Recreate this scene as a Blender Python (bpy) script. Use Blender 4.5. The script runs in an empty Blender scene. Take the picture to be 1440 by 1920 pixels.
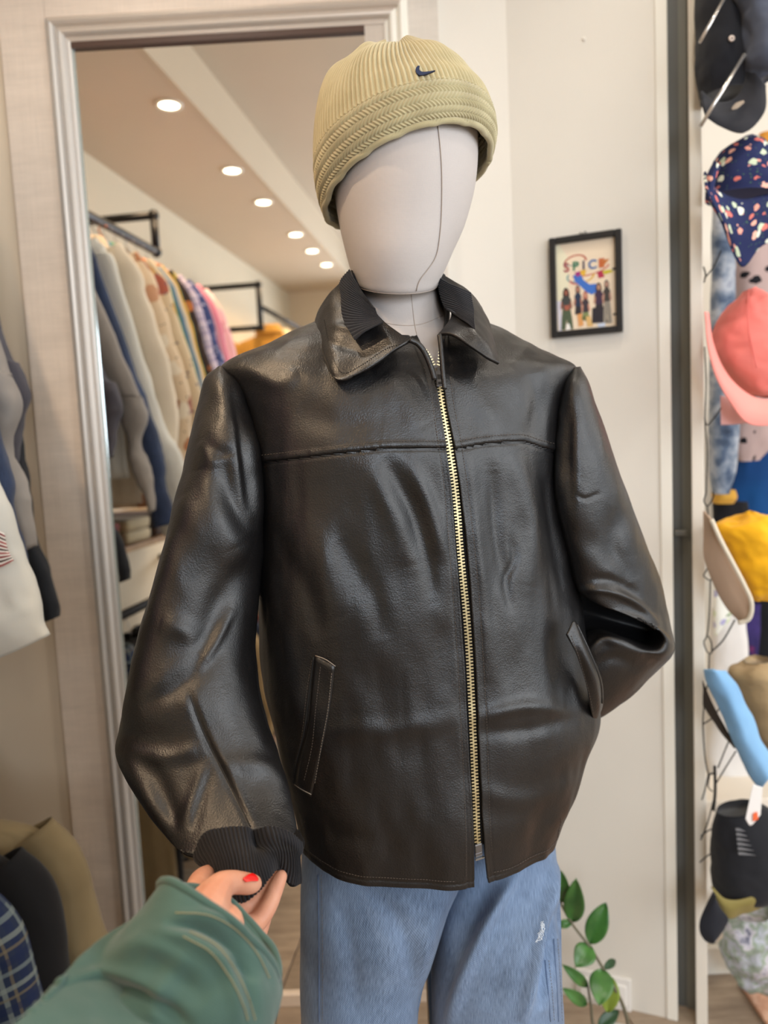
import bpy, bmesh, math, random
import numpy as np
from mathutils import Vector
random.seed(7)
SC = bpy.context.scene
COL = SC.collection
# ---------------------------------------------------------------- camera
FPX, PITCH, ROLL = 1400.0, math.radians(5.5), math.radians(2.75)
CAM = np.array([0.0, 0.0, 1.35])
_F = np.array([0, math.cos(PITCH), -math.sin(PITCH)])
_u = np.array([0, math.sin(PITCH), math.cos(PITCH)]); _r = np.array([1.0, 0, 0])
_U = _u*math.cos(ROLL)+_r*math.sin(ROLL); _R = _r*math.cos(ROLL)-_u*math.sin(ROLL)
cd = bpy.data.cameras.new('camera'); cam = bpy.data.objects.new('camera', cd); COL.objects.link(cam)
from mathutils import Matrix
cam.matrix_world = Matrix(((_R[0], _U[0], -_F[0], CAM[0]), (_R[1], _U[1], -_F[1], CAM[1]), (_R[2], _U[2], -_F[2], CAM[2]), (0, 0, 0, 1)))
cd.sensor_fit = 'HORIZONTAL'; cd.sensor_width = 36; cd.lens = 36*FPX/1440
cd.clip_start = 0.02; cd.clip_end = 60
cd.dof.use_dof = True; cd.dof.focus_distance = 0.83; cd.dof.aperture_fstop = 4.4
SC.camera = cam
# ---------------------------------------------------------------- world, exposure
w = bpy.data.worlds.new('world'); SC.world = w; w.use_nodes = True
w.node_tree.nodes['Background'].inputs[0].default_value = (0.86, 0.93, 1.0, 1)
w.node_tree.nodes['Background'].inputs[1].default_value = 1.0
SC.view_settings.view_transform = 'Standard'; SC.view_settings.look = 'None'
SC.view_settings.gamma = 1; SC.view_settings.use_curve_mapping = False
SC.view_settings.exposure = 0.22
def area(name, loc, target, sx, sy, power, color):
    l = bpy.data.lights.new(name, 'AREA'); l.shape = 'RECTANGLE'; l.size = sx; l.size_y = sy
    l.energy = power; l.color = color
    o = bpy.data.objects.new(name, l); COL.objects.link(o); o.location = loc
    o.rotation_euler = (Vector(target)-Vector(loc)).to_track_quat('-Z', 'Y').to_euler()
    return o
# daylight of the shop front (glazed front to the right of and behind the photographer)
area('daylight_side', (2.15, -0.9, 1.75), (0.1, 1.0, 1.2), 2.0, 1.9, 46, (0.92, 0.96, 1.0))
area('daylight_back', (0.62, -2.6, 1.75), (0.0, 1.0, 1.1), 1.2, 1.1, 50, (0.76, 0.87, 1.0))
area('daylight_alcove', (2.1, 1.2, 2.0), (0.95, 1.75, 1.1), 0.8, 1.5, 11, (1.0, 0.97, 0.93))
# ---------------------------------------------------------------- geometry helpers
def ray(px, py):
    d = _F*FPX+_R*(px-720)-_U*(py-960)
    return d
def P(px, py, Y):
    d = ray(px, py); return CAM+d*(Y/d[1])
def proj(p):
    d = np.asarray(p)-CAM; z = d@_F
    z = np.where(np.abs(z) < 1e-6, 1e-6, z)
    return 720+FPX*(d@_R)/z, 960-FPX*(d@_U)/z
def lin(c):
    if isinstance(c, str): c = tuple(int(c[i:i+2], 16) for i in (0, 2, 4))
    return tuple((v/255/12.92 if v/255 <= .04045 else ((v/255+.055)/1.055)**2.4) for v in c)
def cr(A, n, axis=0, closed=False):
    """Catmull-Rom resample of control array A to n samples along an axis"""
    A = np.moveaxis(np.asarray(A, float), axis, 0); m = A.shape[0]
    if np.ndim(n) == 0: t = np.linspace(0, m-1, n)
    else: t = np.asarray(n)*(m-1)
    i = np.clip(np.floor(t).astype(int), 0, m-2); f = (t-i).reshape((-1,)+(1,)*(A.ndim-1))
    if m == 2: out = A[i]*(1-f)+A[i+1]*f
    else:
        E = np.concatenate([2*A[:1]-A[1:2], A, 2*A[-1:]-A[-2:-1]])
        p0, p1, p2, p3 = E[i], E[i+1], E[i+2], E[i+3]
        out = .5*(2*p1+(p2-p0)*f+(2*p0-5*p1+4*p2-p3)*f*f+(3*p1-p0-3*p2+p3)*f**3)
    return np.moveaxis(out, 0, axis)
def _h(ix, iy, iz):
    n = (ix*374761393+iy*668265263+iz*2147483647) & 0xffffffff
    n = ((n ^ (n >> 13))*1274126177) & 0xffffffff
    return ((n ^ (n >> 16)) & 0xffff)/32767.5-1
def noise(p):
    p = np.asarray(p, float); i = np.floor(p).astype(np.int64); f = p-i; f = f*f*f*(f*(f*6-15)+10)
    x, y, z = i[..., 0], i[..., 1], i[..., 2]; a, b, c = f[..., 0], f[..., 1], f[..., 2]
    def L(s, t, k): return s+(t-s)*k
    return L(L(L(_h(x, y, z), _h(x+1, y, z), a), L(_h(x, y+1, z), _h(x+1, y+1, z), a), b),
             L(L(_h(x, y, z+1), _h(x+1, y, z+1), a), L(_h(x, y+1, z+1), _h(x+1, y+1, z+1), a), b), c)
def fbm(p, o=3):
    s = 0; a = 1; p = np.asarray(p, float)
    for k in range(o): s = s+a*noise(p+17.3*k); p = p*2.03; a *= .5
    return s
def gnorm(G, cu=False):
    if cu: E = np.concatenate([G[:, -1:], G, G[:, :1]], 1); du = E[:, 2:]-E[:, :-2]
    else: du = np.gradient(G, axis=1)
    dv = np.gradient(G, axis=0)
    n = np.cross(du, dv); l = np.linalg.norm(n, axis=-1, keepdims=True); return n/np.maximum(l, 1e-9)
def outward(G, cu=True):
    """normals of a closed tube pointing out of its axis"""
    n = gnorm(G, cu); c = G.mean(1, keepdims=True)
    if ((G-c)*n).sum(-1).mean() < 0: n = -n
    return n
def toward(G, cu=False):
    n = gnorm(G, cu)
    if ((CAM-G)*n).sum(-1).mean() < 0: n = -n
    return n
def seg_dist(x, y, line):
    """pixel distance to a polyline and fraction along it"""
    L = np.asarray(line, float); best = np.full(x.shape, 1e9); fr = np.zeros(x.shape)
    ln = np.linalg.norm(np.diff(L, axis=0), axis=1); tot = ln.sum(); acc = 0
    for k in range(len(L)-1):
        a = L[k]; d = L[k+1]-a; t = np.clip(((x-a[0])*d[0]+(y-a[1])*d[1])/(ln[k]**2), 0, 1)
        q = np.hypot(x-a[0]-d[0]*t, y-a[1]-d[1]*t); m = q < best
        best = np.where(m, q, best); fr = np.where(m, (acc+t*ln[k])/tot, fr); acc += ln[k]
    return best, fr
def crease(G, N, line, wid, dep, taper=True, front=True):
    x, y = proj(G); d, f = seg_dist(x, y, cr(line, 24) if len(line) > 2 else line)
    k = np.exp(-(d/wid)**2)*dep
    if taper: k = k*np.sin(np.pi*np.clip(f*.96+.02, 0, 1))**.5
    if front: k = k*(((CAM-G)*N).sum(-1) > 0)
    return G+N*k[..., None]
def mesh(name, V, Fs, mat=None, parent=None, uv=None, smooth=True, mats=None, midx=None):
    me = bpy.data.meshes.new(name); me.from_pydata([tuple(v) for v in V], [], Fs) if not isinstance(V, np.ndarray) else me.from_pydata(V.tolist(), [], Fs)
    if mats:
        for m_ in mats: me.materials.append(m_)
        if midx is not None: me.polygons.foreach_set('material_index', midx)
    elif mat: me.materials.append(mat)
    if uv is not None:
        l = me.uv_layers.new(name='UVMap'); idx = np.empty(len(me.loops), np.int64); me.loops.foreach_get('vertex_index', idx)
        l.data.foreach_set('uv', np.asarray(uv, np.float32)[idx].ravel())
    if smooth: me.polygons.foreach_set('use_smooth', [True]*len(me.polygons))
    me.update(); o = bpy.data.objects.new(name, me); COL.objects.link(o)
    if parent is not None:
        o.parent = parent; 
        o.matrix_parent_inverse = PINV.get(parent.name, Matrix.Identity(4))
    return o
PINV = {}
def grid(name, G, mat, parent=None, cu=False, mask=None, thick=0, flip=False, uvs=None, capA=False, capB=False, offset=-1):
    nv, nu = G.shape[:2]; I = np.arange(nv*nu).reshape(nv, nu)
    if cu: J = np.concatenate([I, I[:, :1]], 1)
    else: J = I
    q = np.stack([J[:-1, :-1], J[1:, :-1], J[1:, 1:], J[:-1, 1:]], -1)
    if mask is not None: q = q[mask]
    q = q.reshape(-1, 4)
    if flip: q = q[:, ::-1]
    Fs = q.tolist()
    if capA: Fs.append(I[0].tolist())
    if capB: Fs.append(I[-1][::-1].tolist())
    if uvs is None:
        du = np.linalg.norm(np.diff(G, axis=1), axis=-1).mean(0); dv = np.linalg.norm(np.diff(G, axis=0), axis=-1).mean(1)
        U = np.concatenate([[0], np.cumsum(du)]); Vv = np.concatenate([[0], np.cumsum(dv)])
        uvs = np.stack(np.broadcast_arrays(U[None, :], Vv[:, None]), -1)
    o = mesh(name, G.reshape(-1, 3), Fs, mat, parent, uvs.reshape(-1, 2))
    if thick:
        m = o.modifiers.new('solidify', 'SOLIDIFY'); m.thickness = thick; m.offset = offset
    return o
def orient(G, N):
    """True if the grid faces must be flipped so that they follow N"""
    g = gnorm(G); return (g*N).sum() > 0
def empty(name, loc, label=None, cat=None, group=None):
    o = bpy.data.objects.new(name, None); COL.objects.link(o); o.location = tuple(loc); o.empty_display_size = .05
    PINV[o.name] = Matrix.Translation(Vector(tuple(loc))).inverted()
    if label: tag(o, label, cat, group)
    return o
def tag(o, label, cat, group=None):
    o['label'] = label; o['category'] = cat
    if group: o['group'] = group
    return o
def setp(o): PINV[o.name] = o.matrix_world.inverted() if o.type == 'EMPTY' else Matrix.Identity(4)
def sections(S, n, e=2.2):
    """S rows: (Lx,Ly,LY, Rx,Ry,RY, front bulge, back bulge, dip) -> C,H,(bf,bb,dip) resampled"""
    rows = []
    for s in S:
        L = P(s[0], s[1], s[2]); R = P(s[3], s[4], s[5]); rows.append(np.concatenate([(L+R)/2, (R-L)/2, s[6:9]]))
    A = cr(np.array(rows), n); return A[:, :3], A[:, 3:6], A[:, 6:9]
def loft(S, nv, th, e=2.2):
    """th: (nu,) or (nv,nu) angles, 0=right side, pi/2=front (towards camera), pi=left"""
    C, H, B = sections(S, nv)
    th = np.broadcast_to(th, (nv, np.shape(th)[-1])); c, s = np.cos(th), np.sin(th)
    c = np.sign(c)*np.abs(c)**(2/e); s = np.sign(s)*np.abs(s)**(2/e)
    b = np.where(s > 0, s*B[:, :1], s*B[:, 1:2])
    G = C[:, None]+H[:, None]*c[..., None]
    G = G+b[..., None]*np.array([0, -1.0, 0])
    G[..., 2] -= np.maximum(s, 0)*B[:, 2:3]
    return G
def patch(ctrl, nu, nv):
    A = np.array([[P(*c) for c in row] for row in ctrl]); return cr(cr(A, nv, 0), nu, 1)
def tube(pts, r, n=8, caps=True):
    pts = np.asarray(pts, float); m = len(pts); r = np.broadcast_to(r, (m,))
    T = np.gradient(pts, axis=0); T /= np.maximum(np.linalg.norm(T, axis=1, keepdims=True), 1e-9)
    a = np.array([0, 0, 1.0]) if abs(T[0, 2]) < .9 else np.array([1.0, 0, 0]); X = np.cross(T[0], a); X /= np.linalg.norm(X); G = []
    for k in range(m):
        X = X-T[k]*(X@T[k]); X /= max(np.linalg.norm(X), 1e-9); Y = np.cross(T[k], X)
        an = np.linspace(0, 2*np.pi, n, endpoint=False); G.append(pts[k]+r[k]*(np.cos(an)[:, None]*X+np.sin(an)[:, None]*Y))
    return np.array(G)
def tubeobj(name, pts, r, mat, parent=None, n=8): return grid(name, tube(pts, r, n), mat, parent, cu=True, capA=True, capB=True)
class Fr:
    """local frame: o origin, x, y, z axes"""
    def __init__(s, o, x, y, z=(0, 0, 1)): s.o = np.array(o, float); s.A = np.array([x, y, z], float)
    def __call__(s, p): return s.o+np.asarray(p, float)@s.A
def boxdata(a, b, bev=0):
    bm = bmesh.new(); bmesh.ops.create_cube(bm, size=1)
    for v in bm.verts: v.co = Vector([(a[i]+b[i])/2+(b[i]-a[i])*v.co[i] for i in range(3)])
    if bev: bmesh.ops.bevel(bm, geom=list(bm.edges), offset=bev, segments=1 if bev < .002 else 2, affect='EDGES', profile=.6)
    bm.verts.index_update(); V = np.array([v.co[:] for v in bm.verts]); Fs = [[v.index for v in f.verts] for f in bm.faces]; bm.free()
    return V, Fs
def bx(name, fr, a, b, mat, parent=None, bev=0, uvs=1.0):
    a, b = np.minimum(a, b), np.maximum(a, b); V, Fs = boxdata(a, b, bev)
    uv = np.stack([V[:, 0]+V[:, 1], V[:, 2]], -1)*uvs
    if b[2]-a[2] < .05 and (b[1]-a[1]) > .1: uv = V[:, :2]*uvs
    W = fr(V) if fr else V
    if fr is not None and np.linalg.det(fr.A) < 0: Fs = [f[::-1] for f in Fs]
    return mesh(name, W, Fs, mat, parent, uv, smooth=False)
def struct(o): o['kind'] = 'structure'; setp(o); return o
def join(parts):
    V = []; Fs = []; k = 0
    for v, f in parts: V.append(np.asarray(v)); Fs += [[i+k for i in q] for q in f]; k += len(v)
    return np.concatenate(V), Fs
def hit(G, N, pts):
    """world points and normals on the camera-facing side of a grid under the given pixels"""
    Q = G.reshape(-1, 3); n = N.reshape(-1, 3); fr = ((CAM-Q)*n).sum(-1) > 0; Q = Q[fr]; n = n[fr]; x, y = proj(Q); out = []; no = []
    dc = ((Q-CAM)**2).sum(-1)
    for a, b in pts:
        q2 = (x-a)**2+(y-b)**2; c2 = np.where(q2 <= q2.min()+6)[0]; k = c2[np.argmin(q2[c2]*1e-4+(dc[c2] > dc[c2].min()+.01))]; d = ray(a, b); den = d@n[k]
        t = ((Q[k]-CAM)@n[k])/den if abs(den) > .15*np.linalg.norm(d) else np.linalg.norm(Q[k]-CAM)/np.linalg.norm(d)
        p = CAM+d*t
        if np.linalg.norm(p-Q[k]) > .01: p = Q[k]
        out.append(p); no.append(n[k])
    return np.array(out), np.array(no)
def dens(line, step):
    L = cr(np.array(line, float), 200) if len(line) > 2 else cr(np.array(line, float), 200)
    s = np.concatenate([[0], np.cumsum(np.linalg.norm(np.diff(L, axis=0), axis=1))]); n = max(2, int(s[-1]/step)+1)
    t = np.linspace(0, s[-1], n); return np.stack([np.interp(t, s, L[:, 0]), np.interp(t, s, L[:, 1])], -1)
def stitches(name, G, N, line, mat, parent, step=5.0, frac=.6, r=.0004, off=.0003):
    L = dens(line, step); Pt, No = hit(G, N, L); parts = []
    for k in range(len(L)-1):
        a = Pt[k]+No[k]*off; b = a+(Pt[k+1]-Pt[k])*frac
        if np.linalg.norm(b-a) > .02: continue
        T = tube([a, (a+b)/2+No[k]*r*.6, b], r, 4); I = np.arange(12).reshape(3, 4); f = []
        for i in range(2):
            for j in range(4): f.append([I[i, j], I[i+1, j], I[i+1, (j+1) % 4], I[i, (j+1) % 4]])
        parts.append((T.reshape(-1, 3), f))
    V, Fs = join(parts); o = mesh(name, V, Fs, mat, parent); o['kind'] = 'stuff'; return o
def surfline(name, G, N, line, r, mat, parent, off=0.0, n=6, step=6):
    L = dens(line, step); Pt, No = hit(G, N, L); Pt = Pt+No*off
    if len(Pt) > 6:
        for _ in range(2): Pt[1:-1] = (Pt[:-2]+2*Pt[1:-1]+Pt[2:])/4
    return tubeobj(name, Pt, r, mat, parent, n)
# ---------------------------------------------------------------- materials
class NT:
    def __init__(s, name):
        s.m = bpy.data.materials.new(name); s.m.use_nodes = True; s.t = s.m.node_tree; s.b = s.t.nodes['Principled BSDF']
    def n(s, typ, **k):
        o = s.t.nodes.new(typ)
        for a, v in k.items():
            if a.startswith('i_'): o.inputs[a[2:].replace('_', ' ')].default_value = v
            else: setattr(o, a, v)
        return o
    def l(s, a, b): s.t.links.new(a, b)
    def co(s, kind='Object', sc=(1, 1, 1)):
        t = s.n('ShaderNodeTexCoord'); m = s.n('ShaderNodeMapping'); m.inputs['Scale'].default_value = sc; s.l(t.outputs[kind], m.inputs[0]); return m.outputs[0]
    def noise(s, v, sc, det=2, rough=.5):
        n = s.n('ShaderNodeTexNoise'); n.inputs['Scale'].default_value = sc; n.inputs['Detail'].default_value = det; n.inputs['Roughness'].default_value = rough; s.l(v, n.inputs['Vector']); return n.outputs[0]
    def ramp(s, v, stops, interp='LINEAR'):
        r = s.n('ShaderNodeValToRGB'); r.color_ramp.interpolation = interp; e = r.color_ramp.elements
        while len(e) < len(stops): e.new(.5)
        for k, (p, c) in enumerate(stops): e[k].position = p; e[k].color = (*c[:3], 1)
        s.l(v, r.inputs[0]); return r.outputs[0]
    def mix(s, f, a, b, mode='MIX'):
        m = s.n('ShaderNodeMix', data_type='RGBA', blend_type=mode)
        for i, v in ((0, f), (6, a), (7, b)):
            if isinstance(v, (int, float)): m.inputs[i].default_value = v
            elif isinstance(v, tuple): m.inputs[i].default_value = (*v[:3], 1)
            else: s.l(v, m.inputs[i])
        return m.outputs[2]
    def math(s, op, a, b=0.0, c=0.0):
        m = s.n('ShaderNodeMath', operation=op)
        for i, v in enumerate((a, b, c)):
            if isinstance(v, (int, float)): m.inputs[i].default_value = v
            else: s.l(v, m.inputs[i])
        return m.outputs[0]
    def bump(s, h, st, dist=.001, prev=None):
        b = s.n('ShaderNodeBump'); b.inputs['Strength'].default_value = st; b.inputs['Distance'].default_value = dist; s.l(h, b.inputs['Height'])
        if prev is not None: s.l(prev, b.inputs['Normal'])
        return b.outputs[0]
    def fin(s, col, rough=.7, metal=0, nrm=None, spec=.5, sheen=0, coat=0):
        b = s.b
        if isinstance(col, tuple): b.inputs['Base Color'].default_value = (*col[:3], 1)
        else: s.l(col, b.inputs['Base Color'])
        if isinstance(rough, (int, float)): b.inputs['Roughness'].default_value = rough
        else: s.l(rough, b.inputs['Roughness'])
        b.inputs['Metallic'].default_value = metal; b.inputs['Specular IOR Level'].default_value = spec
        if sheen: b.inputs['Sheen Weight'].default_value = sheen
        if coat: b.inputs['Coat Weight'].default_value = coat; b.inputs['Coat Roughness'].default_value = .3
        if nrm is not None: s.l(nrm, b.inputs['Normal'])
        return s.m
def m_plain(name, c, rough=.5, metal=0, **k):
    s = NT(name); return s.fin(lin(c), rough, metal, **k)
def m_cloth(name, c, c2=None, rough=.85, weave=900, var=.12, st=.35, sheen=.1, vs=5):
    s = NT(name); v = s.co(); c = lin(c); d = lin(c2) if c2 else tuple(x*(1-var) for x in c)
    col = s.mix(s.ramp(s.noise(v, vs, 4), [(.35, (0, 0, 0)), (.65, (1, 1, 1))]), d, c)
    u = s.co('UV'); w1 = s.n('ShaderNodeTexWave', bands_direction='X'); w1.inputs['Scale'].default_value = weave/6.28; s.l(u, w1.inputs[0])
    w2 = s.n('ShaderNodeTexWave', bands_direction='Y'); w2.inputs['Scale'].default_value = weave/6.28; s.l(u, w2.inputs[0])
    h = s.math('ADD', s.math('MULTIPLY', w1.outputs[1], w2.outputs[1]), s.noise(v, 260, 3))
    return s.fin(col, rough, nrm=s.bump(h, st, .0006), spec=.25, sheen=sheen)
def m_leather(name, c=(12, 11, 12)):
    s = NT(name); v = s.co()
    vo = s.n('ShaderNodeTexVoronoi', feature='SMOOTH_F1'); vo.inputs['Scale'].default_value = 620
    vv = s.n('ShaderNodeVectorMath', operation='ADD'); nz = s.n('ShaderNodeTexNoise'); nz.inputs['Scale'].default_value = 90; s.l(v, nz.inputs[0])
    sc = s.n('ShaderNodeVectorMath', operation='SCALE'); sc.inputs['Scale'].default_value = .004; s.l(nz.outputs[1], sc.inputs[0]); s.l(v, vv.inputs[0]); s.l(sc.outputs[0], vv.inputs[1]); s.l(vv.outputs[0], vo.inputs['Vector'])
    n1 = s.noise(v, 1100, 3); n2 = s.noise(v, 45, 4)
    b1 = s.bump(n2, .16, .004); b2 = s.bump(vo.outputs[0], .30, .0009, b1); b3 = s.bump(n1, .12, .0005, b2)
    col = s.mix(s.noise(v, 9, 3), lin(c), tuple(x*1.5 for x in lin(c)))
    r = s.ramp(s.noise(v, 22, 3), [(.3, (.36,)*3), (.7, (.44,)*3)])
    return s.fin(col, r, nrm=b3, spec=.62)
def m_denim(name, a='8ea3bd', b='3f536f', sc=1, streak=True):
    s = NT(name); u = s.co('UV', (1, 1, 1)); us = s.co('UV', (900, 70, 1)); v = s.co()
    st = s.noise(us, 1, 3, .6); big = s.noise(v, 7*sc, 3)
    f = s.math('ADD', s.math('MULTIPLY', st, .75), s.math('MULTIPLY', big, .75))
    col = s.ramp(f, [(.48, lin(b)), (1.05, lin(a))])
    wv = s.n('ShaderNodeTexWave', bands_direction='DIAGONAL'); wv.inputs['Scale'].default_value = 230; s.l(u, wv.inputs[0])
    col = s.mix(.05, col, s.ramp(wv.outputs[1], [(0, lin('2c3b52')), (1, lin('c8d4e2'))]))
    return s.fin(col, .85, nrm=s.bump(s.math('ADD', wv.outputs[1], s.noise(v, 500, 2)), .45, .0005), spec=.2, sheen=.15)
def m_rib(name, c, per, rough=.85, dirn='X'):
    """fine knit ribs: period in metres along uv"""
    s = NT(name); u = s.co('UV'); w1 = s.n('ShaderNodeTexWave', bands_direction=dirn); w1.inputs['Scale'].default_value = 6.2832/per/20*1.0; s.l(u, w1.inputs[0])
    c = lin(c); col = s.mix(w1.outputs[1], tuple(x*.35 for x in c), c)
    return s.fin(col, rough, nrm=s.bump(s.math('ADD', w1.outputs[1], s.math('MULTIPLY', s.noise(s.co(), 900, 2), .3)), .8, .001), spec=.2, sheen=.1)
def m_blotch(name, base, cols, scale=30, size=.35, rough=.85, rnd=1.0, detail=None):
    """printed cloth: spots of random colours on a base"""
    s = NT(name); v = s.co('UV'); vo = s.n('ShaderNodeTexVoronoi'); vo.inputs['Scale'].default_value = scale; vo.inputs['Randomness'].default_value = rnd
    nn = s.n('ShaderNodeTexNoise'); nn.inputs['Scale'].default_value = scale*2; s.l(v, nn.inputs[0]); sc = s.n('ShaderNodeVectorMath', operation='SCALE'); sc.inputs['Scale'].default_value = .5/scale; s.l(nn.outputs[1], sc.inputs[0])
    ad = s.n('ShaderNodeVectorMath', operation='ADD'); s.l(v, ad.inputs[0]); s.l(sc.outputs[0], ad.inputs[1]); s.l(ad.outputs[0], vo.inputs['Vector'])
    sep = s.n('ShaderNodeSeparateColor'); s.l(vo.outputs['Color'], sep.inputs[0]); k = len(cols)
    pc = s.ramp(sep.outputs[0], [(i/k, lin(c)) for i, c in enumerate(cols)], 'CONSTANT')
    msk = s.ramp(vo.outputs['Distance'], [(0, (1, 1, 1)), (size, (0, 0, 0))], 'CONSTANT')
    col = s.mix(msk, lin(base), pc)
    if detail:
        v2 = s.n('ShaderNodeTexVoronoi'); v2.inputs['Scale'].default_value = scale*3.1; s.l(v, v2.inputs['Vector'])
        col = s.mix(s.ramp(v2.outputs['Distance'], [(0, (1, 1, 1)), (.16, (0, 0, 0))], 'CONSTANT'), col, lin(detail))
    return s.fin(col, rough, nrm=s.bump(s.noise(s.co(), 400, 2), .2, .0005), spec=.25)
def m_tie(name, cols, scale=6, rough=.85):
    s = NT(name); v = s.co(); k = len(cols)
    f = s.noise(v, scale, 4, .6); col = s.ramp(f, [(.3+.4*i/max(1, k-1), lin(c)) for i, c in enumerate(cols)])
    return s.fin(col, rough, nrm=s.bump(s.noise(v, 300, 2), .2, .0005), spec=.2)
def m_plaid(name, base, bars, rep=(.06, .06), rough=.85):
    """bars: list of (pos, width, colour) in both directions"""
    s = NT(name); u = s.co('UV'); sp = s.n('ShaderNodeSeparateXYZ'); s.l(u, sp.inputs[0]); col = lin(base); cur = None
    for ax in (0, 1):
        f = s.math('FRACT', s.math('DIVIDE', sp.outputs[ax], rep[ax]))
        for (p, wd, c) in bars:
            m = s.math('LESS_THAN', s.math('ABSOLUTE', s.math('SUBTRACT', f, p)), wd/2)
            cur = s.mix(s.math('MULTIPLY', m, .6), cur if cur is not None else col, lin(c))
    return s.fin(cur, rough, nrm=s.bump(s.noise(s.co(), 500, 2), .25, .0005), spec=.2)
def m_stripe(name, cols, rep=.03, axis=0, rough=.85):
    s = NT(name); u = s.co('UV'); sp = s.n('ShaderNodeSeparateXYZ'); s.l(u, sp.inputs[0]); f = s.math('FRACT', s.math('DIVIDE', sp.outputs[axis], rep)); k = len(cols)
    return s.fin(s.ramp(f, [(i/k, lin(c)) for i, c in enumerate(cols)], 'CONSTANT'), rough, nrm=s.bump(s.noise(s.co(), 500, 2), .2, .0005), spec=.2)
def m_wall(name, c, st=.15, rough=.75):
    s = NT(name); v = s.co(); c = lin(c); col = s.mix(s.noise(v, 3, 5), tuple(x*.95 for x in c), tuple(min(1, x*1.03) for x in c))
    h = s.math('ADD', s.noise(s.co('Object', (1, 1, .25)), 160, 4, .7), s.noise(v, 30, 3)); return s.fin(col, rough, nrm=s.bump(h, st, .002), spec=.3)
def m_linen(name, c):
    s = NT(name); c = lin(c); h1 = s.noise(s.co('Object', (1, 1, .02)), 500, 3, .6); h2 = s.noise(s.co('Object', (.05, .05, 1)), 420, 3, .6)
    h = s.math('ADD', h1, h2); g = s.noise(s.co('Object', (.6, .6, 3.0)), 9, 4)
    f = s.math('ADD', s.math('MULTIPLY', h, .35), s.math('MULTIPLY', g, .35))
    return s.fin(s.ramp(f, [(.3, tuple(x*.74 for x in c)), (.7, c)]), .6, nrm=s.bump(h, .35, .0006), spec=.35)
def m_wood(name, a, b, sc=1):
    s = NT(name); v = s.co('Object', (2.2*sc, 14*sc, 14*sc)); oi = s.n('ShaderNodeObjectInfo'); ad = s.n('ShaderNodeVectorMath', operation='ADD'); s.l(v, ad.inputs[0])
    cm = s.n('ShaderNodeCombineXYZ'); s.l(s.math('MULTIPLY', oi.outputs['Random'], 40), cm.inputs[0]); s.l(cm.outputs[0], ad.inputs[1])
    f = s.noise(ad.outputs[0], 2, 5, .65); col = s.ramp(f, [(.3, lin(a)), (.7, lin(b))])
    col = s.mix(s.math('MULTIPLY', oi.outputs['Random'], .35), col, lin(a)); return s.fin(col, .5, nrm=s.bump(f, .2, .001), spec=.4)
WHITE_TRIM = m_wall('white_trim_paint', 'e9e4d8', .05, .5)
WALL = m_wall('cream_wall', 'ddd7cc'); WALL2 = m_wall('peach_wall', 'e2cfb6'); LINEN = m_linen('linen_laminate', 'e8d6c4')
METAL = m_plain('brushed_moulding', 'cdc8c2', .42, .45); DARKM = m_plain('black_pipe', '1b1b1c', .45, .6)
LEATHER = m_leather('black_leather'); THREAD = m_plain('brown_thread', '4c443e', .6); THREADL = m_plain('pale_thread', '746b60', .6)
BRASS = m_plain('brass_teeth', 'c2b48c', .38, .85); GUN = m_plain('gunmetal', '77777a', .32, .85); TAPE = m_cloth('zip_tape', '151415', weave=2500)
# ================================================================ the room
YAW = math.radians(1.0)
MR = np.array([math.cos(YAW), -math.sin(YAW), 0]); MN = np.array([-math.sin(YAW), -math.cos(YAW), 0]); M0 = np.array([0, 1.68, 0])
BW = Fr(M0, MR, MN)                                   # back wall frame: x along wall, y out of wall, z up
def onplane(px, py, o, n):
    d = ray(px, py); t = ((np.asarray(o)-CAM)@n)/(d@n); return CAM+d*t
def sw(px, py, off=0.0):
    p = onplane(px, py, M0+MN*off, MN)-M0; return p@MR, p[2]
def refl(p): p = np.asarray(p, float); return p-2*((p-M0)@MN)[..., None]*MN
PHI = math.radians(8.6)
VX = np.array([math.cos(PHI), -math.sin(PHI), 0]); VY = np.array([math.sin(PHI), math.cos(PHI), 0])
RX = VX-2*(VX@MN)*MN; RY = VY-2*(VY@MN)*MN; RO = refl(np.zeros(3))
RM = Fr(RO, RX, RY)                                   # real room frame: x=a across, y=t along the room away from the mirror, z up
ZC, ZH = 2.60, 2.80
# floor with separate planks
fl = struct(bx('floor', RM, (-1.72, -1.2, -.05), (3.2, 6.4, -.012), m_plain('subfloor', '4a4038', .8)))
WOODS = [m_wood('oak_plank_grey', '7b6a5a', 'b3a08a'), m_wood('oak_plank_brown', '75604c', 'a58c72')]
k = 0
for i in range(30):
    x0 = -1.70+i*.162; y = -1.2-random.random()*1.0; 
    while y < 6.35:
        y1 = min(y+1.3, 6.38)
        if y1 > -1.15: bx('plank', RM, (x0, max(y, -1.18), -.012), (x0+.159, y1-.003, 0), WOODS[(i*7+k*3) % 5 == 0], fl, .0012); k += 1
        y = y1
struct(bx('ceiling', RM, (-1.74, .3, ZC), (-1.05, 6.4, ZC+.25), m_wall('ceiling_paint', 'cdbda8')))
struct(bx('ceiling_raised', RM, (-1.05, -1.2, ZH), (3.2, 6.4, ZH+.05), m_wall('ceiling_paint_raised', 'c9bba8')))
struct(bx('trim_1', RM, (-1.05, .3, ZC-.004), (-1.035, 6.3, ZH), m_wall('beam_face_paint', 'cfc0aa')))
struct(bx('wall_left', RM, (-1.74, 1.3, 0), (-1.64, 6.4, ZC), m_wall('left_wall_paint', 'd6cbb4')))
struct(bx('wall_far', RM, (-1.74, 6.15, 0), (3.2, 6.25, ZH), m_wall('far_wall_paint', 'ddd0bb')))
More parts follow.
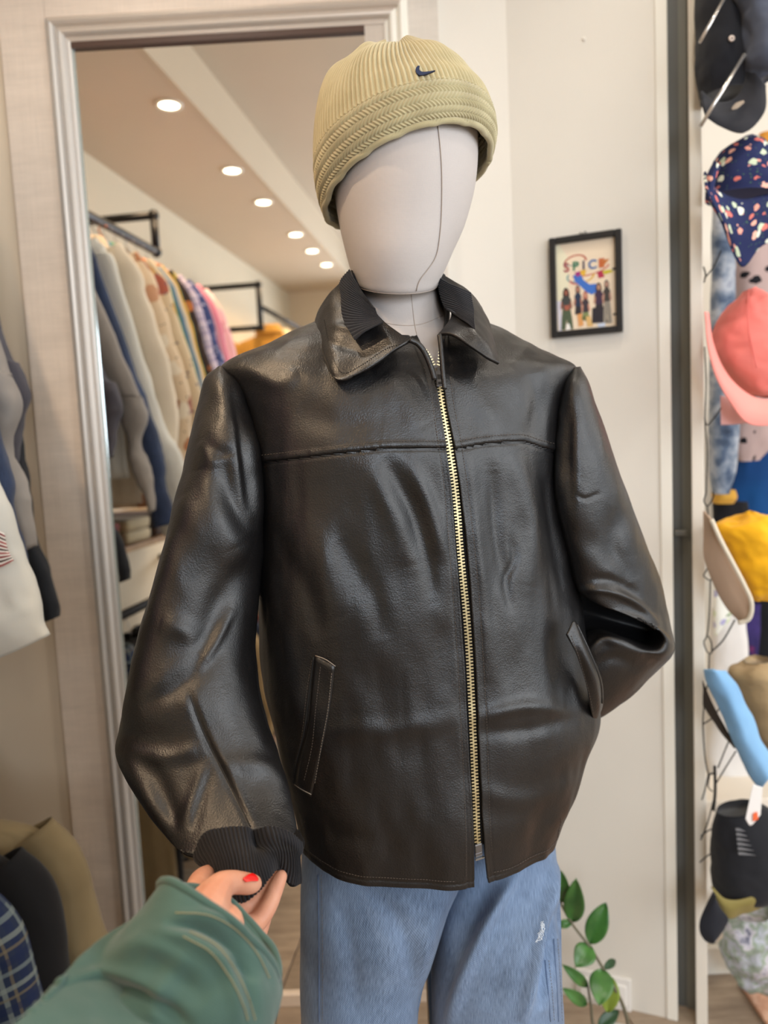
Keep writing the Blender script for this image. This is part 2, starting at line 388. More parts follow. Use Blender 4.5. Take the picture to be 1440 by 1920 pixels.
# glazed shop front: opening in the right hand wall
wr = struct(bx('window_1', None, (2.35, -2.6, 0), (2.41, -2.5, ZH), WHITE_TRIM))
for (a, b) in (((2.35, -2.6, 0), (2.41, 1.3, .45)), ((2.35, -2.6, 2.55), (2.41, 1.3, ZH)), ((2.35, -.7, .45), (2.41, -.62, 2.55)), ((2.35, 1.2, .45), (2.41, 1.3, 2.55))):
    bx('window_frame', None, a, b, WHITE_TRIM, wr)
struct(bx('wall_right_side', None, (2.35, 1.3, 0), (2.41, 2.75, ZH), WALL))
# back wall
xL = -1.75; xc = sw(957, 300)[0]
struct(bx('wall_back', BW, (xL, -.10, 0), (xc+.02, -.03, ZH), WALL))
struct(bx('wall_back_left', BW, (xL, -.03, 0), (sw(33, 420)[0]+.01, -.012, ZC), WALL2))
# --- mirror built into a linen-textured panel
gl, gt = sw(135, 80); gl2, _ = sw(250, 1500); gr, _ = sw(683, 47); 
gl = (gl+gl2)/2; gb = .03
mr = empty('mirror', BW(((gl+gr)/2, 0, 0)), 'tall wall mirror in ribbed silver moulding and linen panel behind the mannequin', 'mirror')
mm = NT('mirror_glass'); mm.fin((.90, .885, .86), .012, 1)
bx('glass', BW, (gl-.006, -.012, gb), (gr+.006, -.006, gt+.01), mm.m, mr)
for nm, a, b, mt in (('glass_edge', (gl-.006, -.006, gb), (gl+.0035, -.003, gt), m_plain('glass_edge_silver', 'b9c3c0', .2, .6)),):
    bx(nm, BW, a, b, mt, mr)
def moulding(name, a, b, inner, mat):
    """profiled moulding strip from a to b (x,z) with the inner side given"""
    prof = [(0, -.006), (0, .004), (.004, .006), (.009, .006), (.010, .011), (.014, .0155), (.019, .0165), (.0235, .014), (.026, .010), (.028, .010), (.031, .016), (.036, .0195), (.041, .018), (.045, .013), (.046, .004), (.052, .003), (.052, -.01)]
    a = np.array(a); b = np.array(b); d = (b-a)/np.linalg.norm(b-a); G = []
    for (u, h) in prof:
        o = inner*u; sa = a-d*u*(1 if MIT[0] else 0); sb = b+d*u*(1 if MIT[1] else 0)
        A = BW((sa[0]+o[0], h, sa[1]+o[1])); B = BW((sb[0]+o[0], h, sb[1]+o[1])); G.append([A, B])
    G = np.array(G); o = grid(name, G, mat, mr, flip=orient(G, np.broadcast_to(MN, G.shape)))
    for p in o.data.polygons: p.use_smooth = False
MIT = (False, True); moulding('moulding', (gl, gb), (gl, gt), np.array([-1.0, 0]), METAL)
rv = .042
bx('reveal_strip', BW, (gr, -.006, gb), (gr+rv, .002, gt+.012), m_linen('reveal_laminate', 'c9bcae'), mr)
moulding('moulding', (gr+rv, gb), (gr+rv, gt), np.array([1.0, 0]), WHITE_TRIM)
MIT = (True, True); moulding('moulding', (gl, gt), (gr+rv, gt), np.array([0, 1.0]), m_plain('top_moulding', 'c9bcae', .35, .3))
bx('dark_line', BW, (gl-.0, -.0062, gt-.012), (gr, .003, gt+.001), m_plain('dark_line_brown', '4b3429', .5), mr)  # dark brown strip along the top edge of the glass
xo = sw(33, 420)[0]; xr = sw(828, 200)[0]; zt = 2.52
bx('stile', BW, (xo, -.03, 0), (gl-.051, .004, zt), LINEN, mr, .001)
bx('stile', BW, (gr+rv+.051, -.03, 0), (xr, .004, zt), m_linen('linen_laminate_pale', 'd8cfc3'), mr, .001)
bx('top_rail', BW, (gl-.0505, -.03, gt+.051), (gr+rv+.0505, .004, zt), LINEN, mr, .001)
bx('bottom_rail', BW, (gl-.0505, -.03, 0), (gr+rv+.0505, .004, gb), LINEN, mr, .001)
# --- angled wall to the right
WY = math.radians(22); E = np.array([math.cos(WY), -math.sin(WY), 0]); EN = np.array([-math.sin(WY), -math.cos(WY), 0])
c0 = onplane(957, 300, M0-MN*.03, MN); c0[2] = 0; AW = Fr(c0, E, EN)
def aw(px, py, off=0.0):
    p = onplane(px, py, c0+EN*off, EN)-c0; return p@E, p[2]
a1 = aw(1238, 900)[0]; a2 = aw(1260, 900)[0]; a3 = aw(1297, 900)[0]; a4 = aw(1320, 900)[0]
struct(bx('wall_right', AW, (0, -.06, 0), (a1, 0, ZH), WALL))
struct(bx('trim_2', AW, (a1, -.06, 0), (a2, .004, ZH), WHITE_TRIM, None, .002))
dr = struct(bx('door_1', AW, (a2, -.16, 0), (a3+.01, -.05, ZH), m_plain('dark_pocket', '5c5c58', .55)))
bx('inner_face', AW, (a2+.02, -.05, 0), (a3, -.046, ZH), m_wall('pocket_grey', '77766f', .1, .5), dr)
lz = aw(1278, 1003)[1]; lt = bx('latch', AW, (a2+.004, -.046, lz-.006), (a2+.03, -.03, lz+.006), m_plain('latch_steel', '8d8d88', .3, .9), dr, .002)
struct(bx('trim_3', AW, (a3, -.14, 0), (a4, .006, ZH), m_wall('jamb_paint', 'e6dfd2', .08, .5), None, .002))
# alcove behind the jamb
struct(bx('wall_alcove', None, (.60, 2.35, 0), (2.41, 2.42, ZH), m_wall('alcove_wall', 'e3dccf')))
struct(bx('wall_alcove_side', None, (.62, 1.72, 0), (.70, 2.36, ZH), m_wall('alcove_side_wall', 'e8dccb')))
pn = struct(bx('trim_4', None, (.705, 1.735, 0), (2.35, 2.345, .44), m_wall('plinth_paint', 'e6dccd'), None, .004))
struct(bx('baseboard_right', None, (.705, 1.72, 0), (2.35, 1.735, .07), WHITE_TRIM, None, .003))
# ================================================================ framed photograph
l0, z0 = aw(1030, 450); l1, z1 = aw(1167, 431); l2, z2 = aw(1036, 635); l3, z3 = aw(1168, 623)
fw, fh = ((l1-l0)+(l3-l2))/2, ((z0-z2)+(z1-z3))/2; cx, cz = (l0+l1+l2+l3)/4, (z0+z1+z2+z3)/4
pf = empty('picture_frame', AW((cx, 0, cz-fh/2)), 'small black picture frame with a group photo and coloured lettering, on cream wall', 'picture')
PFr = Fr(AW((cx, 0, cz)), E, EN); BLK = m_plain('black_frame', '17181a', .35, 0); t = .0135
for a, b in (((-fw/2, 0, -fh/2), (-fw/2+t, .016, fh/2)), ((fw/2-t, 0, -fh/2), (fw/2, .016, fh/2)), ((-fw/2+t, 0, fh/2-t), (fw/2-t, .016, fh/2)), ((-fw/2+t, 0, -fh/2), (fw/2-t, .016, -fh/2+t))):
    bx('frame_rail', PFr, a, b, BLK, pf, .0015)
tubeobj('hanging_loop', [PFr((-.012, .006, fh/2-.002)), PFr((-.010, .006, fh/2+.005)), PFr((-.004, .006, fh/2+.002)), PFr((.001, .006, fh/2+.006)), PFr((.006, .006, fh/2-.002))], .0012, DARKM, pf, 6)
iw, ih = fw-2*t, fh-2*t
pr = bx('print', PFr, (-iw/2, .001, -ih/2), (iw/2, .005, ih/2), m_plain('print_paper', 'ecd8bd', .4), pf)
def cv(x, y):
    yt = 430-105*(x-300)/790; yb = 1605-80*(x-330)/795; return ((x-315)/790-.5)*iw, ((yb-y)/(yb-yt)-.5)*ih
PM = {}
_lay = [0]
def pm(c):
    if c not in PM: PM[c] = m_plain('ink_'+c, c, .45)
    return PM[c]
def poly(pts, c, name='printed_shape'):
    _lay[0] += 1; h = .0051+_lay[0]*.00002; V = [PFr((*[a for a in cv(*p)][:1], h, cv(*p)[1])) for p in pts]
    n = np.cross(np.array(V[1])-V[0], np.array(V[2])-V[1]); a = sum(V[i][0]*V[(i+1) % len(V)][2]-V[(i+1) % len(V)][0]*V[i][2] for i in range(len(V)))
    mesh(name, V, [list(range(len(V))) if a > 0 else list(range(len(V)))[::-1]], pm(c), pr, smooth=False)
def ell(x, y, a, b, c, rot=0, t0=0, t1=6.283, n=18, wd=None, nm='printed_shape'):
    tt = np.linspace(t0, t1, n+1 if wd else n, endpoint=bool(wd)); cs, sn = math.cos(rot), math.sin(rot)
    f = lambda k: [(x+k*a*math.cos(q)*cs-(b*k if not wd else b*k)*math.sin(q)*sn, y+k*a*math.cos(q)*sn+b*k*math.sin(q)*cs) for q in tt]
    if wd:
        o = f(1); i = [(x+(a-wd)*math.cos(q)*cs-(b-wd*.7)*math.sin(q)*sn, y+(a-wd)*math.cos(q)*sn+(b-wd*.7)*math.sin(q)*cs) for q in tt]
        for k in range(n): poly([o[k], o[k+1], i[k+1], i[k]], c, nm); _lay[0] -= 1
        _lay[0] += 1
    else: poly(f(1), c, nm)
poly([(316, 1190), (372, 1185), (375, 1600), (332, 1603)], 'd9d4dd')
poly([(315, 440), (360, 425), (480, 600), (470, 1180), (318, 1190)], 'e9e2c4')
ell(570, 660, 165, 95, 'b85340', -.35, 3.3, 6.6, 14, 26, 'printed_ring'); ell(560, 640, 150, 60, '5b7f8c', -.3, 1.2, 3.4, 10, 14, 'printed_ring')
ell(700, 740, 330, 110, 'c2503c', -.2, .1, 2.2, 16, 22, 'printed_ring'); ell(640, 850, 190, 100, 'd8a93a', -.2, 0, 1.8, 12, 26, 'printed_ring')
ell(560, 860, 110, 75, '4a8f98', -.3, 1.6, 4.0, 12, 20, 'printed_ring'); ell(600, 880, 120, 80, 'b93a3f', -.3, .8, 3.1, 12, 26, 'printed_ring')
poly([(540, 840), (640, 800), (680, 900), (760, 960), (850, 950), (850, 1060), (790, 1100), (720, 1070), (640, 990), (560, 920)], '3b6fc4')
poly([(560, 800), (640, 780), (660, 830), (590, 860)], 'a2307a'); poly([(640, 770), (720, 760), (700, 850), (640, 830)], 'e0b23a')
poly([(860, 790), (930, 770), (960, 860), (880, 880)], 'b12c4c'); poly([(930, 780), (1040, 760), (1080, 790), (960, 830)], 'c9b92a'); poly([(890, 640), (1030, 615), (960, 700), (900, 740)], 'c97a3a')
poly([(1060, 745), (1103, 730), (1106, 765), (1066, 772)], '2a2422'); poly([(1058, 1358), (1118, 1345), (1120, 1370), (1062, 1385)], '2a2422')
def letter(ch, x, y, c, sz):
    cu = bpy.data.curves.new('letter', 'FONT'); cu.body = ch; cu.size = sz; cu.offset = .0006; o = bpy.data.objects.new('letter', cu)
    COL.objects.link(o); u, v = cv(x, y); q = PFr((u, .0062, v))
    o.matrix_world = Matrix(((E[0], 0, EN[0], q[0]), (E[1], 0, EN[1], q[1]), (0, 1, 0, q[2]), (0, 0, 0, 1))); bpy.context.view_layer.update()
    me = bpy.data.meshes.new_from_object(o.evaluated_get(bpy.context.evaluated_depsgraph_get())); mw = o.matrix_world.copy(); bpy.data.objects.remove(o)
    me.transform(mw); me.materials.clear(); me.materials.append(pm(c)); n = bpy.data.objects.new('letter', me); COL.objects.link(n); n.parent = pr
for ch, x, y, c in (('S', 415, 795, 'a3263c'), ('P', 535, 775, '1f7a55'), ('I', 665, 760, '2c2350'), ('C', 745, 755, '2a66a8'), ('E', 880, 735, 'c8602f')): letter(ch, x, y, c, .026)
def fig(hx, hy, hair, skin, top, bot, wd, foot, hl=0):
    ell(hx, hy+8+hl*.3, wd*.36, 66+hl*.5, hair, nm='printed_figure'); ell(hx, hy, 24, 38, skin, nm='printed_figure')
    poly([(hx-wd*.16, hy+48), (hx+wd*.14, hy+46), (hx+wd*.46, hy+72), (hx+wd*.56, hy+130), (hx+wd*.42, hy+232), (hx-wd*.38, hy+240), (hx-wd*.56, hy+140), (hx-wd*.48, hy+80)], top, 'printed_figure')
    ell(hx-wd*.5, hy+175, 13, 55, skin, .12, nm='printed_figure'); ell(hx+wd*.5, hy+165, 13, 55, skin, -.12, nm='printed_figure')
    poly([(hx-wd*.40, hy+235), (hx+wd*.44, hy+228), (hx+wd*.58, hy+340), (hx+wd*.68, foot-15), (hx+wd*.1, foot-8), (hx, hy+360), (hx-wd*.15, foot-4), (hx-wd*.6, foot), (hx-wd*.52, hy+340)], bot, 'printed_figure')
fig(440, 1075, '2b211d', '9a5d48', '3c403e', '4c5a42', 130, 1585, 60); poly([(405, 1250), (490, 1240), (480, 1310), (420, 1315)], 'a85c48', 'printed_figure')
poly([(425, 1590), (440, 1500), (470, 1490), (495, 1570)], 'f2eee6')
fig(600, 1030, '2e2320', 'b07a66', '20304a', '26242a', 90, 1370, 0); poly([(585, 1370), (650, 1350), (670, 1520), (600, 1540)], 'd99a5c', 'printed_figure')
fig(700, 1110, '9b4636', 'c98f78', '3a3038', '7e8a58', 90, 1400, 10); poly([(700, 1400), (760, 1390), (800, 1530), (720, 1540)], 'd8b070', 'printed_figure')
fig(880, 1000, '3a2a22', 'b98a70', '3a2440', '221d26', 110, 1480, 30); poly([(790, 1280), (950, 1260), (990, 1480), (780, 1490)], '221d26', 'printed_figure')
fig(985, 960, '2b2422', 'b48a78', '3a3430', '8d8578', 90, 1500, 0); poly([(850, 1500), (950, 1480), (960, 1530), (870, 1545)], 'c8d0e0')
# ================================================================ outlet plate
l0, z0 = aw(1062, 1806); l1, z1 = aw(1183, 1834); l2, z2 = aw(1183, 1908)
ow = .125; ox = l1; oz = (z1+.004)
WP = m_plain('white_plastic', 'e6e2dc', .35)
ol = empty('wall_socket', AW((ox-ow/2, 0, z2)), 'white double socket plate low on the wall behind the plant', 'socket')
bx('plate', AW, (ox-ow, 0, z1-.082), (ox, .008, z1), WP, ol, .003)
for k in (0, 1):
    c = ox-ow*(.27+.46*k); bx('switch_rocker', AW, (c-.024, .008, z1-.066), (c+.024, .012, z1-.016), m_plain('rocker', 'f0ece6', .3), ol, .002)
# small nail marks on the wall
q = aw(1095, 74); tag(bx('wall_nail', AW, (q[0]-.003, 0, q[1]-.003), (q[0]+.003, .004, q[1]+.003), m_plain('nail_head', 'e9e3d8', .4), None, .001), 'small painted nail head high on the cream wall above the frame', 'nail')
# ================================================================ downlights
def downlight(a, t, power=9, z=None, col=(1, .72, .45)):
    p = RM((a, t, ZC if z is None else z)); o = empty('ceiling_light', p); c = np.linspace(0, 2*np.pi, 24, endpoint=False)
    ring = np.array([[p+np.array([r*math.cos(q), r*math.sin(q), z]) for q in c] for r, z in ((.036, -.001), (.037, -.006), (.048, -.006), (.050, 0))])
    grid('trim_ring', ring, WHITE_TRIM, o, cu=True, flip=orient(ring, np.broadcast_to([0, 0, -1.0], ring.shape)))
    mesh('lens', [p+np.array([.036*math.cos(q), .036*math.sin(q), -.003]) for q in c], [list(range(24))[::-1]], LENS, o)
    l = bpy.data.lights.new('spot', 'SPOT'); l.energy = power; l.color = col; l.spot_size = math.radians(125); l.spot_blend = .6; l.shadow_soft_size = .04
    s = bpy.data.objects.new('bulb', l); COL.objects.link(s); s.parent = o; s.location = (0, 0, -.02); return o
s = NT('downlight_lens'); s.fin((1, .9, .7), .4); s.b.inputs['Emission Color'].default_value = (1, .86, .62, 1); s.b.inputs['Emission Strength'].default_value = 9; LENS = s.m
def vpos(px, py, z):
    d = ray(px, py); t = (z-CAM[2])/d[2]; p = CAM+d*t; return p@VX, p@VY
dl = [(315, 193), (434, 317), (493, 377), (554, 438), (585, 469), (612, 495)]
nm = ['ceiling downlight nearest to us at the upper left of the mirror', 'second ceiling downlight of the reflected row, upper left', 'third ceiling downlight of the reflected row', 'fourth ceiling downlight of the reflected row, first of the far three', 'fifth ceiling downlight of the reflected row', 'farthest ceiling downlight of the reflected row']
for k, (x, y) in enumerate(dl):
    a, t_ = vpos(x, y, ZC); o = downlight(a, t_, 34 if k == 0 else 20); tag(o, nm[k], 'ceiling light', 'downlights in the low ceiling')

for a, t_, lb in ((-.75, 2.2, 'unseen added downlight in the raised ceiling above the mannequin'), (.15, 2.35, 'unseen added downlight in the raised ceiling above the right of the mannequin'), (.9, 2.7, 'unseen added downlight in the raised ceiling toward the hats'), (.1, 3.6, 'unseen added downlight in the raised ceiling behind the photographer')):  # unseen row of downlights, added to brighten the walls
    tag(downlight(a, t_, 14, ZH, (1, .93, .82)), lb, 'ceiling light', 'unseen downlights added in the raised ceiling')
# ================================================================ mannequin
FAB = m_cloth('white_canvas', 'b9b2ae', weave=1600, st=.25, var=.03, sheen=.05, rough=.8, vs=12); SEAM = m_plain('seam_thread', 'a3978d', .8)
mq = empty('mannequin', P(760, 1900, .98)*np.array([1, 1, 0]), 'faceless white canvas mannequin wearing a black leather jacket and jeans', 'mannequin')
TH = np.linspace(0, 2*np.pi, 120, endpoint=False)
hs = [(700, 524, .97, 788, 524, .975, .045, .05, .016), (672, 533, .97, 816, 534, .975, .072, .07, .026), (660, 513, .97, 829, 513, .975, .086, .085, .027), (648, 472, .97, 849, 470, .975, .102, .10, .025), (636, 420, .97, 871, 420, .975, .11, .11, .022),
      (626, 350, .97, 889, 350, .975, .118, .12, .022), (625, 280, .97, 894, 275, .975, .12, .12, .028), (634, 222, .97, 887, 215, .975, .112, .12, .036), (660, 172, .97, 862, 164, .975, .094, .11, .038), (700, 140, .97, 825, 136, .975, .06, .075, .03), (755, 126, .97, 772, 126, .975, .01, .01, .01)]
HG = loft(hs, 140, TH, 2.05); HN = outward(HG); grid('head', HG, FAB, mq, cu=True, flip=orient(HG, HN), capA=True)
surfline('seam', HG, HN, [(816, 205), (821, 240), (826, 290), (828, 340), (827, 400), (824, 440), (817, 480), (800, 507), (786, 525), (780, 545)], .0006, SEAM, mq, .0008)
tubeobj('seam', HG[16, 2:58]+HN[16, 2:58]*.0002, .0006, SEAM, mq, 6)
ns = [(676, 510, .985, 812, 510, .99, .055, .06, .02), (674, 545, .985, 818, 545, .99, .058, .06, .022), (672, 580, .985, 832, 580, .99, .06, .06, .026), (655, 604, .985, 862, 600, .99, .066, .065, .03), (640, 632, .985, 885, 632, .99, .072, .07, .03), (580, 680, .99, 940, 680, 1.0, .078, .07, .02), (540, 760, 1.0, 990, 760, 1.01, .085, .08, .0), (540, 900, 1.0, 990, 900, 1.01, .09, .07, 0), (560, 1150, .98, 1010, 1150, 1.0, .09, .08, 0), (580, 1500, .98, 1010, 1500, 1.0, .09, .08, 0)]
NG = loft(ns, 120, TH, 2.1); NN = outward(NG); grid('torso', NG, FAB, mq, cu=True, flip=orient(NG, NN), capA=True, capB=True)
surfline('seam', NG, NN, [(770, 543), (773, 570), (777, 605), (783, 635), (790, 660)], .0006, SEAM, mq, .0)
surfline('seam', NG, NN, [(690, 590), (715, 603), (750, 610), (790, 608), (830, 592)], .0006, SEAM, mq, .0)
pz = P(800, 1500, 1.0); 
grid('stand_pole', tube([(pz[0], pz[1]+.03, .02), (pz[0], pz[1]+.03, pz[2])], .012, 16), m_plain('chrome_pole', 'b8b8b8', .2, 1), mq, cu=True)
bs = [[np.array([pz[0]+r*math.cos(q), pz[1]+.03+r*math.sin(q), z]) for q in np.linspace(0, 2*np.pi, 40, endpoint=False)] for r, z in ((.17, .001), (.17, .008), (.16, .012), (.014, .016))]
bs = np.array(bs); grid('stand_base', bs, m_plain('chrome_base', 'a8a8a8', .3, 1), mq, cu=True, flip=orient(bs, np.broadcast_to([0, 0, 1.0], bs.shape)), capA=True)
# ================================================================ jeans
DEN = m_denim('washed_denim', '7f96b6', '283852'); DDK = m_denim('dark_denim_seam', '60779a', '2a3a56')
je = empty('jeans', P(790, 1900, .98)*np.array([1, 1, 0])+np.array([0, 0, .02]), 'washed blue wide leg denim jeans on the mannequin below the leather jacket', 'jeans')
def leg(S, cre, side):
    th = np.linspace(0, 2*np.pi, 170, endpoint=False); G = loft(S, 210, th, 2.25); N = outward(G)
    G = G+N*(fbm(G*np.array([9, 9, 3]), 3)*.0035)[..., None]
    for c in cre: G = crease(G, N, *c)
    N = outward(G); o = grid('leg', G, DEN, je, cu=True, flip=orient(G, N)); m = o.modifiers.new('solidify', 'SOLIDIFY'); m.thickness = .0016; m.offset = -1
    for L in side: surfline('side_seam', G, N, L, .0011, DDK, je, .0, 6, 10); stitches('stitching', G, N, [(a+7, b) for a, b in L], THREADL, je, 6, .65, .0003, .0004)
    return G, N
leg([(572, 1500, 1.0, 880, 1500, 1.0, .08, .08, 0), (568, 1600, .995, 868, 1610, .995, .10, .09, 0), (567, 1680, .985, 836, 1690, .985, .11, .10, 0), (567, 1760, .98, 812, 1770, .98, .10, .10, 0), (568, 1840, .97, 791, 1840, .97, .095, .09, 0), (570, 1930, .965, 783, 1930, .965, .09, .09, 0), (574, 2250, .95, 778, 2250, .95, .09, .09, 0), (570, 2700, .93, 772, 2700, .93, .09, .09, 0)],
    [([(690, 1670), (740, 1720), (770, 1790), (780, 1900)], 18, -.008), ([(640, 1700), (660, 1800), (665, 1900)], 18, -.004), ([(820, 1700), (795, 1780), (775, 1850)], 16, .009), ([(700, 1700), (720, 1800), (715, 1920)], 26, .004)], [[(596, 1640), (598, 1760), (598, 1915)]])
leg([(830, 1500, 1.03, 1035, 1500, 1.05, .06, .08, 0), (838, 1600, 1.02, 1040, 1590, 1.05, .08, .08, 0), (822, 1700, 1.0, 1046, 1690, 1.02, .098, .10, 0), (811, 1780, 1.0, 1048, 1780, 1.01, .10, .10, 0), (809, 1850, 1.0, 1050, 1850, 1.01, .095, .09, 0), (809, 1930, 1.0, 1053, 1930, 1.01, .095, .09, 0), (805, 2250, 1.0, 1055, 2250, 1.0, .09, .09, 0), (800, 2700, .99, 1055, 2700, .99, .09, .09, 0)],
    [([(968, 1635), (930, 1700), (900, 1760), (865, 1850), (845, 1915)], 12, .019), ([(925, 1640), (885, 1720), (850, 1800)], 22, -.014), ([(985, 1700), (950, 1790), (915, 1900)], 24, -.006), ([(1040, 1630), (1022, 1740), (1000, 1820), (980, 1905)], 10, .018), ([(1046, 1700), (1036, 1790), (1015, 1880)], 10, -.016), ([(1025, 1830), (1020, 1900)], 8, .004)],
    [[(1022, 1800), (1028, 1860), (1032, 1915)], [(1038, 1760), (1044, 1850), (1047, 1915)]])
# frayed threads at the worn spot
fz = []
for k in range(26):
    p = P(1018+random.uniform(-2, 2)-k*.3, 1727+k*1.3, .905); fz.append((tube([p, p+np.array([random.uniform(-.003, .003), -.002, random.uniform(-.003, .003)]), p+np.array([random.uniform(-.005, .004), -.003, -.004])], .0004, 3).reshape(-1, 3), [[0, 1, 4, 3], [1, 2, 5, 4], [2, 0, 3, 5], [3, 4, 7, 6], [4, 5, 8, 7], [5, 3, 6, 8]]))
o = mesh('frayed_threads', *join(fz), m_plain('white_fray', 'd9e3ee', .9), je); o['kind'] = 'stuff'
# ================================================================ leather jacket
jk = empty('leather_jacket', P(760, 1640, .98), 'black leather zip jacket with rib knit collar inset and cuffs, worn by the mannequin', 'jacket')
TS = [(566, 1568, .97, 1046, 1538, 1.03, .143, .10, .0), (556, 1520, .97, 1061, 1495, 1.03, .146, .10, 0), (543, 1470, .97, 1080, 1450, 1.03, .148, .10, 0), (526, 1400, .97, 1098, 1395, 1.03, .146, .10, 0), (513, 1340, .97, 1118, 1335, 1.03, .144, .10, 0), (500, 1275, .97, 1112, 1265, 1.03, .142, .10, 0),
      (491, 1210, .97, 1092, 1200, 1.03, .140, .10, 0), (487, 1120, .965, 1078, 1110, 1.03, .138, .10, 0), (483, 1020, .965, 1062, 1020, 1.03, .137, .10, 0), (480, 930, .965, 1050, 925, 1.03, .136, .11, 0), (476, 855, .96, 1047, 850, 1.03, .134, .11, 0), (463, 785, .96, 1056, 780, 1.03, .126, .11, .0),
      (440, 730, .96, 1072, 722, 1.025, .112, .11, 0), (416, 693, .96, 1079, 688, 1.02, .095, .10, .004), (448, 664, .96, 1040, 662, 1.02, .085, .09, .010), (510, 637, .96, 985, 637, 1.02, .078, .08, .016), (560, 617, .96, 940, 615, 1.02, .072, .075, .022), (596, 602, .96, 905, 603, 1.02, .068, .07, .028)]
NV = 520
zL = np.array([(770, 600), (782, 632), (794, 655), (808, 689), (819, 731), (831, 808), (846, 914), (856, 1040), (865, 1150), (872, 1250), (877, 1350), (882, 1450), (886, 1560), (888, 1700)], float)
zR = np.array([(826, 600), (826, 641), (830, 706), (837, 760), (850, 827), (863, 914), (873, 1000), (883, 1100), (890, 1200), (896, 1300), (901, 1420), (904, 1530), (908, 1600), (913, 1640), (922, 1680)], float)
tt = np.linspace(.02, math.pi-.02, 400); T0 = loft(TS, NV, tt, 2.15); X0, Y0 = proj(T0)
def solve(z):
    d = X0-np.interp(Y0, z[:, 1], z[:, 0]); out = []
    for r in range(NV):
        k = np.where((d[r, :-1] >= 0) & (d[r, 1:] < 0))[0]; k = k[0] if len(k) else np.argmin(abs(d[r])); k = min(k, 398)
        f = d[r, k]/(d[r, k]-d[r, k+1]+1e-9); out.append(tt[k]+(tt[k+1]-tt[k])*min(max(f, 0), 1))
    out = np.array(out); q = out.copy()
    for _ in range(3): q[1:-1] = (q[:-2]+q[1:-1]*2+q[2:])/4
    return q
thL, thR = solve(zL), solve(zR)
nL, nR, nB = 300, 190, 60
s1 = np.linspace(0, 1, nR)[None]; s2 = np.linspace(0, 1, nB+2)[None, 1:-1]; s3 = np.linspace(0, 1, nL)[None]
thA = np.concatenate([thR[:, None]*(1-s1)-.35*s1, (-.35*(1-s2)+(-math.pi+.35)*s2)*np.ones((NV, 1)), (-math.pi-.35+.7)*(1-s3)+(thL[:, None]-2*math.pi)*s3], 1)
TG = loft(TS, NV, thA, 2.15); TN = outward(TG, False)
X, Y = proj(TG); FRT = ((CAM-TG)*TN).sum(-1) > 0
front = np.clip(((CAM-TG)*TN).sum(-1)*4, 0, 1)
# soft undulation of the hide
lower = np.clip((Y-860)/200, 0, 1)
amp = .0022+.0022*lower
TG = TG+TN*((fbm(TG*np.array([13, 13, 6]), 3))*amp)[..., None]
TG = TG+TN*(fbm(TG*np.array([34, 34, 16])+5, 2)*.0006)[..., None]
for c in [([(730, 870), (770, 950), (800, 1040), (812, 1120)], 17, -.0060), ([(700, 880), (735, 960), (770, 1060)], 20, .0050), ([(770, 870), (805, 950), (830, 1040)], 14, .0045),
          ([(880, 860), (890, 980), (905, 1120), (915, 1260)], 15, .0045), ([(925, 880), (930, 980), (945, 1090)], 13, -.0050), ([(965, 850), (985, 930), (1000, 1010), (990, 1100)], 20, .0065), ([(1015, 860), (1030, 950), (1050, 1060), (1068, 1130)], 13, -.005),
          ([(960, 1010), (965, 1050), (950, 1090), (958, 1140)], 9, -.004), ([(900, 1345), (980, 1325), (1060, 1330)], 14, .0045), ([(900, 1375), (990, 1368), (1070, 1350)], 14, -.003), ([(560, 960), (600, 1040), (650, 1150)], 26, .0035), ([(520, 1010), (570, 1110), (600, 1200)], 22, -.0035),
          ([(640, 1010), (690, 1100), (720, 1200)], 24, -.0035), ([(560, 760), (620, 790), (720, 800)], 30, -.003), ([(455, 690), (520, 720), (560, 700)], 15, .003), ([(870, 700), (900, 760), (930, 790)], 22, .0035), ([(720, 700), (760, 750), (790, 800)], 24, .0035), ([(560, 1520), (620, 1560), (700, 1580)], 22, -.004),
          ([(620, 1370), (760, 1365), (860, 1345)], 20, .003), ([(1000, 700), (1010, 760), (990, 820)], 16, -.0035), ([(960, 690), (1000, 640)], 12, .002), ([(880, 1480), (985, 1500), (1060, 1470)], 20, .003)]:
    TG = crease(TG, TN, *c)
yoL = [(470, 874), (483, 869), (560, 860), (640, 850), (720, 842), (790, 841), (848, 842)]; yoR = [(862, 841), (900, 834), (955, 829), (985, 830), (1015, 840), (1052, 849)]
yl = cr(np.array(yoL+yoR, float), 80); o_ = np.argsort(yl[:, 0]); yk = np.interp(X, yl[o_, 0], yl[o_, 1]); dy = (Y-yk)*1.0
st = .0016*(1/(1+np.exp(np.clip(dy/1.1, -40, 40))))*np.exp(-np.clip(-dy/60, 0, 5)**2)+.0011*np.exp(-((dy+8)/5.5)**2)*(1+.35*noise(np.stack([X*.13, Y*0, X*0], -1)))-.0016*np.exp(-((dy-2)/2.6)**2)
TG = TG+TN*(st*front)[..., None]
# placket strips next to the zip
eL = X-np.interp(Y, zL[:, 1], zL[:, 0]); eR = X-np.interp(Y, zR[:, 1], zR[:, 0]); cols = np.arange(TG.shape[1])
isL = (cols >= nR+nB)[None, :]; isR = (cols < nR)[None, :]
pl = np.where(isL, np.exp(-((eL+12)/2.0)**2), 0)+np.where(isR, np.exp(-((eR-13)/2.0)**2), 0)
TG = TG-TN*(pl*.0009*front)[..., None]
ed = np.where(isL, np.exp(-(eL/3.)**2), 0)+np.where(isR, np.exp(-(eR/3.)**2), 0); TG = TG+TN*(ed*.0012*front)[..., None]
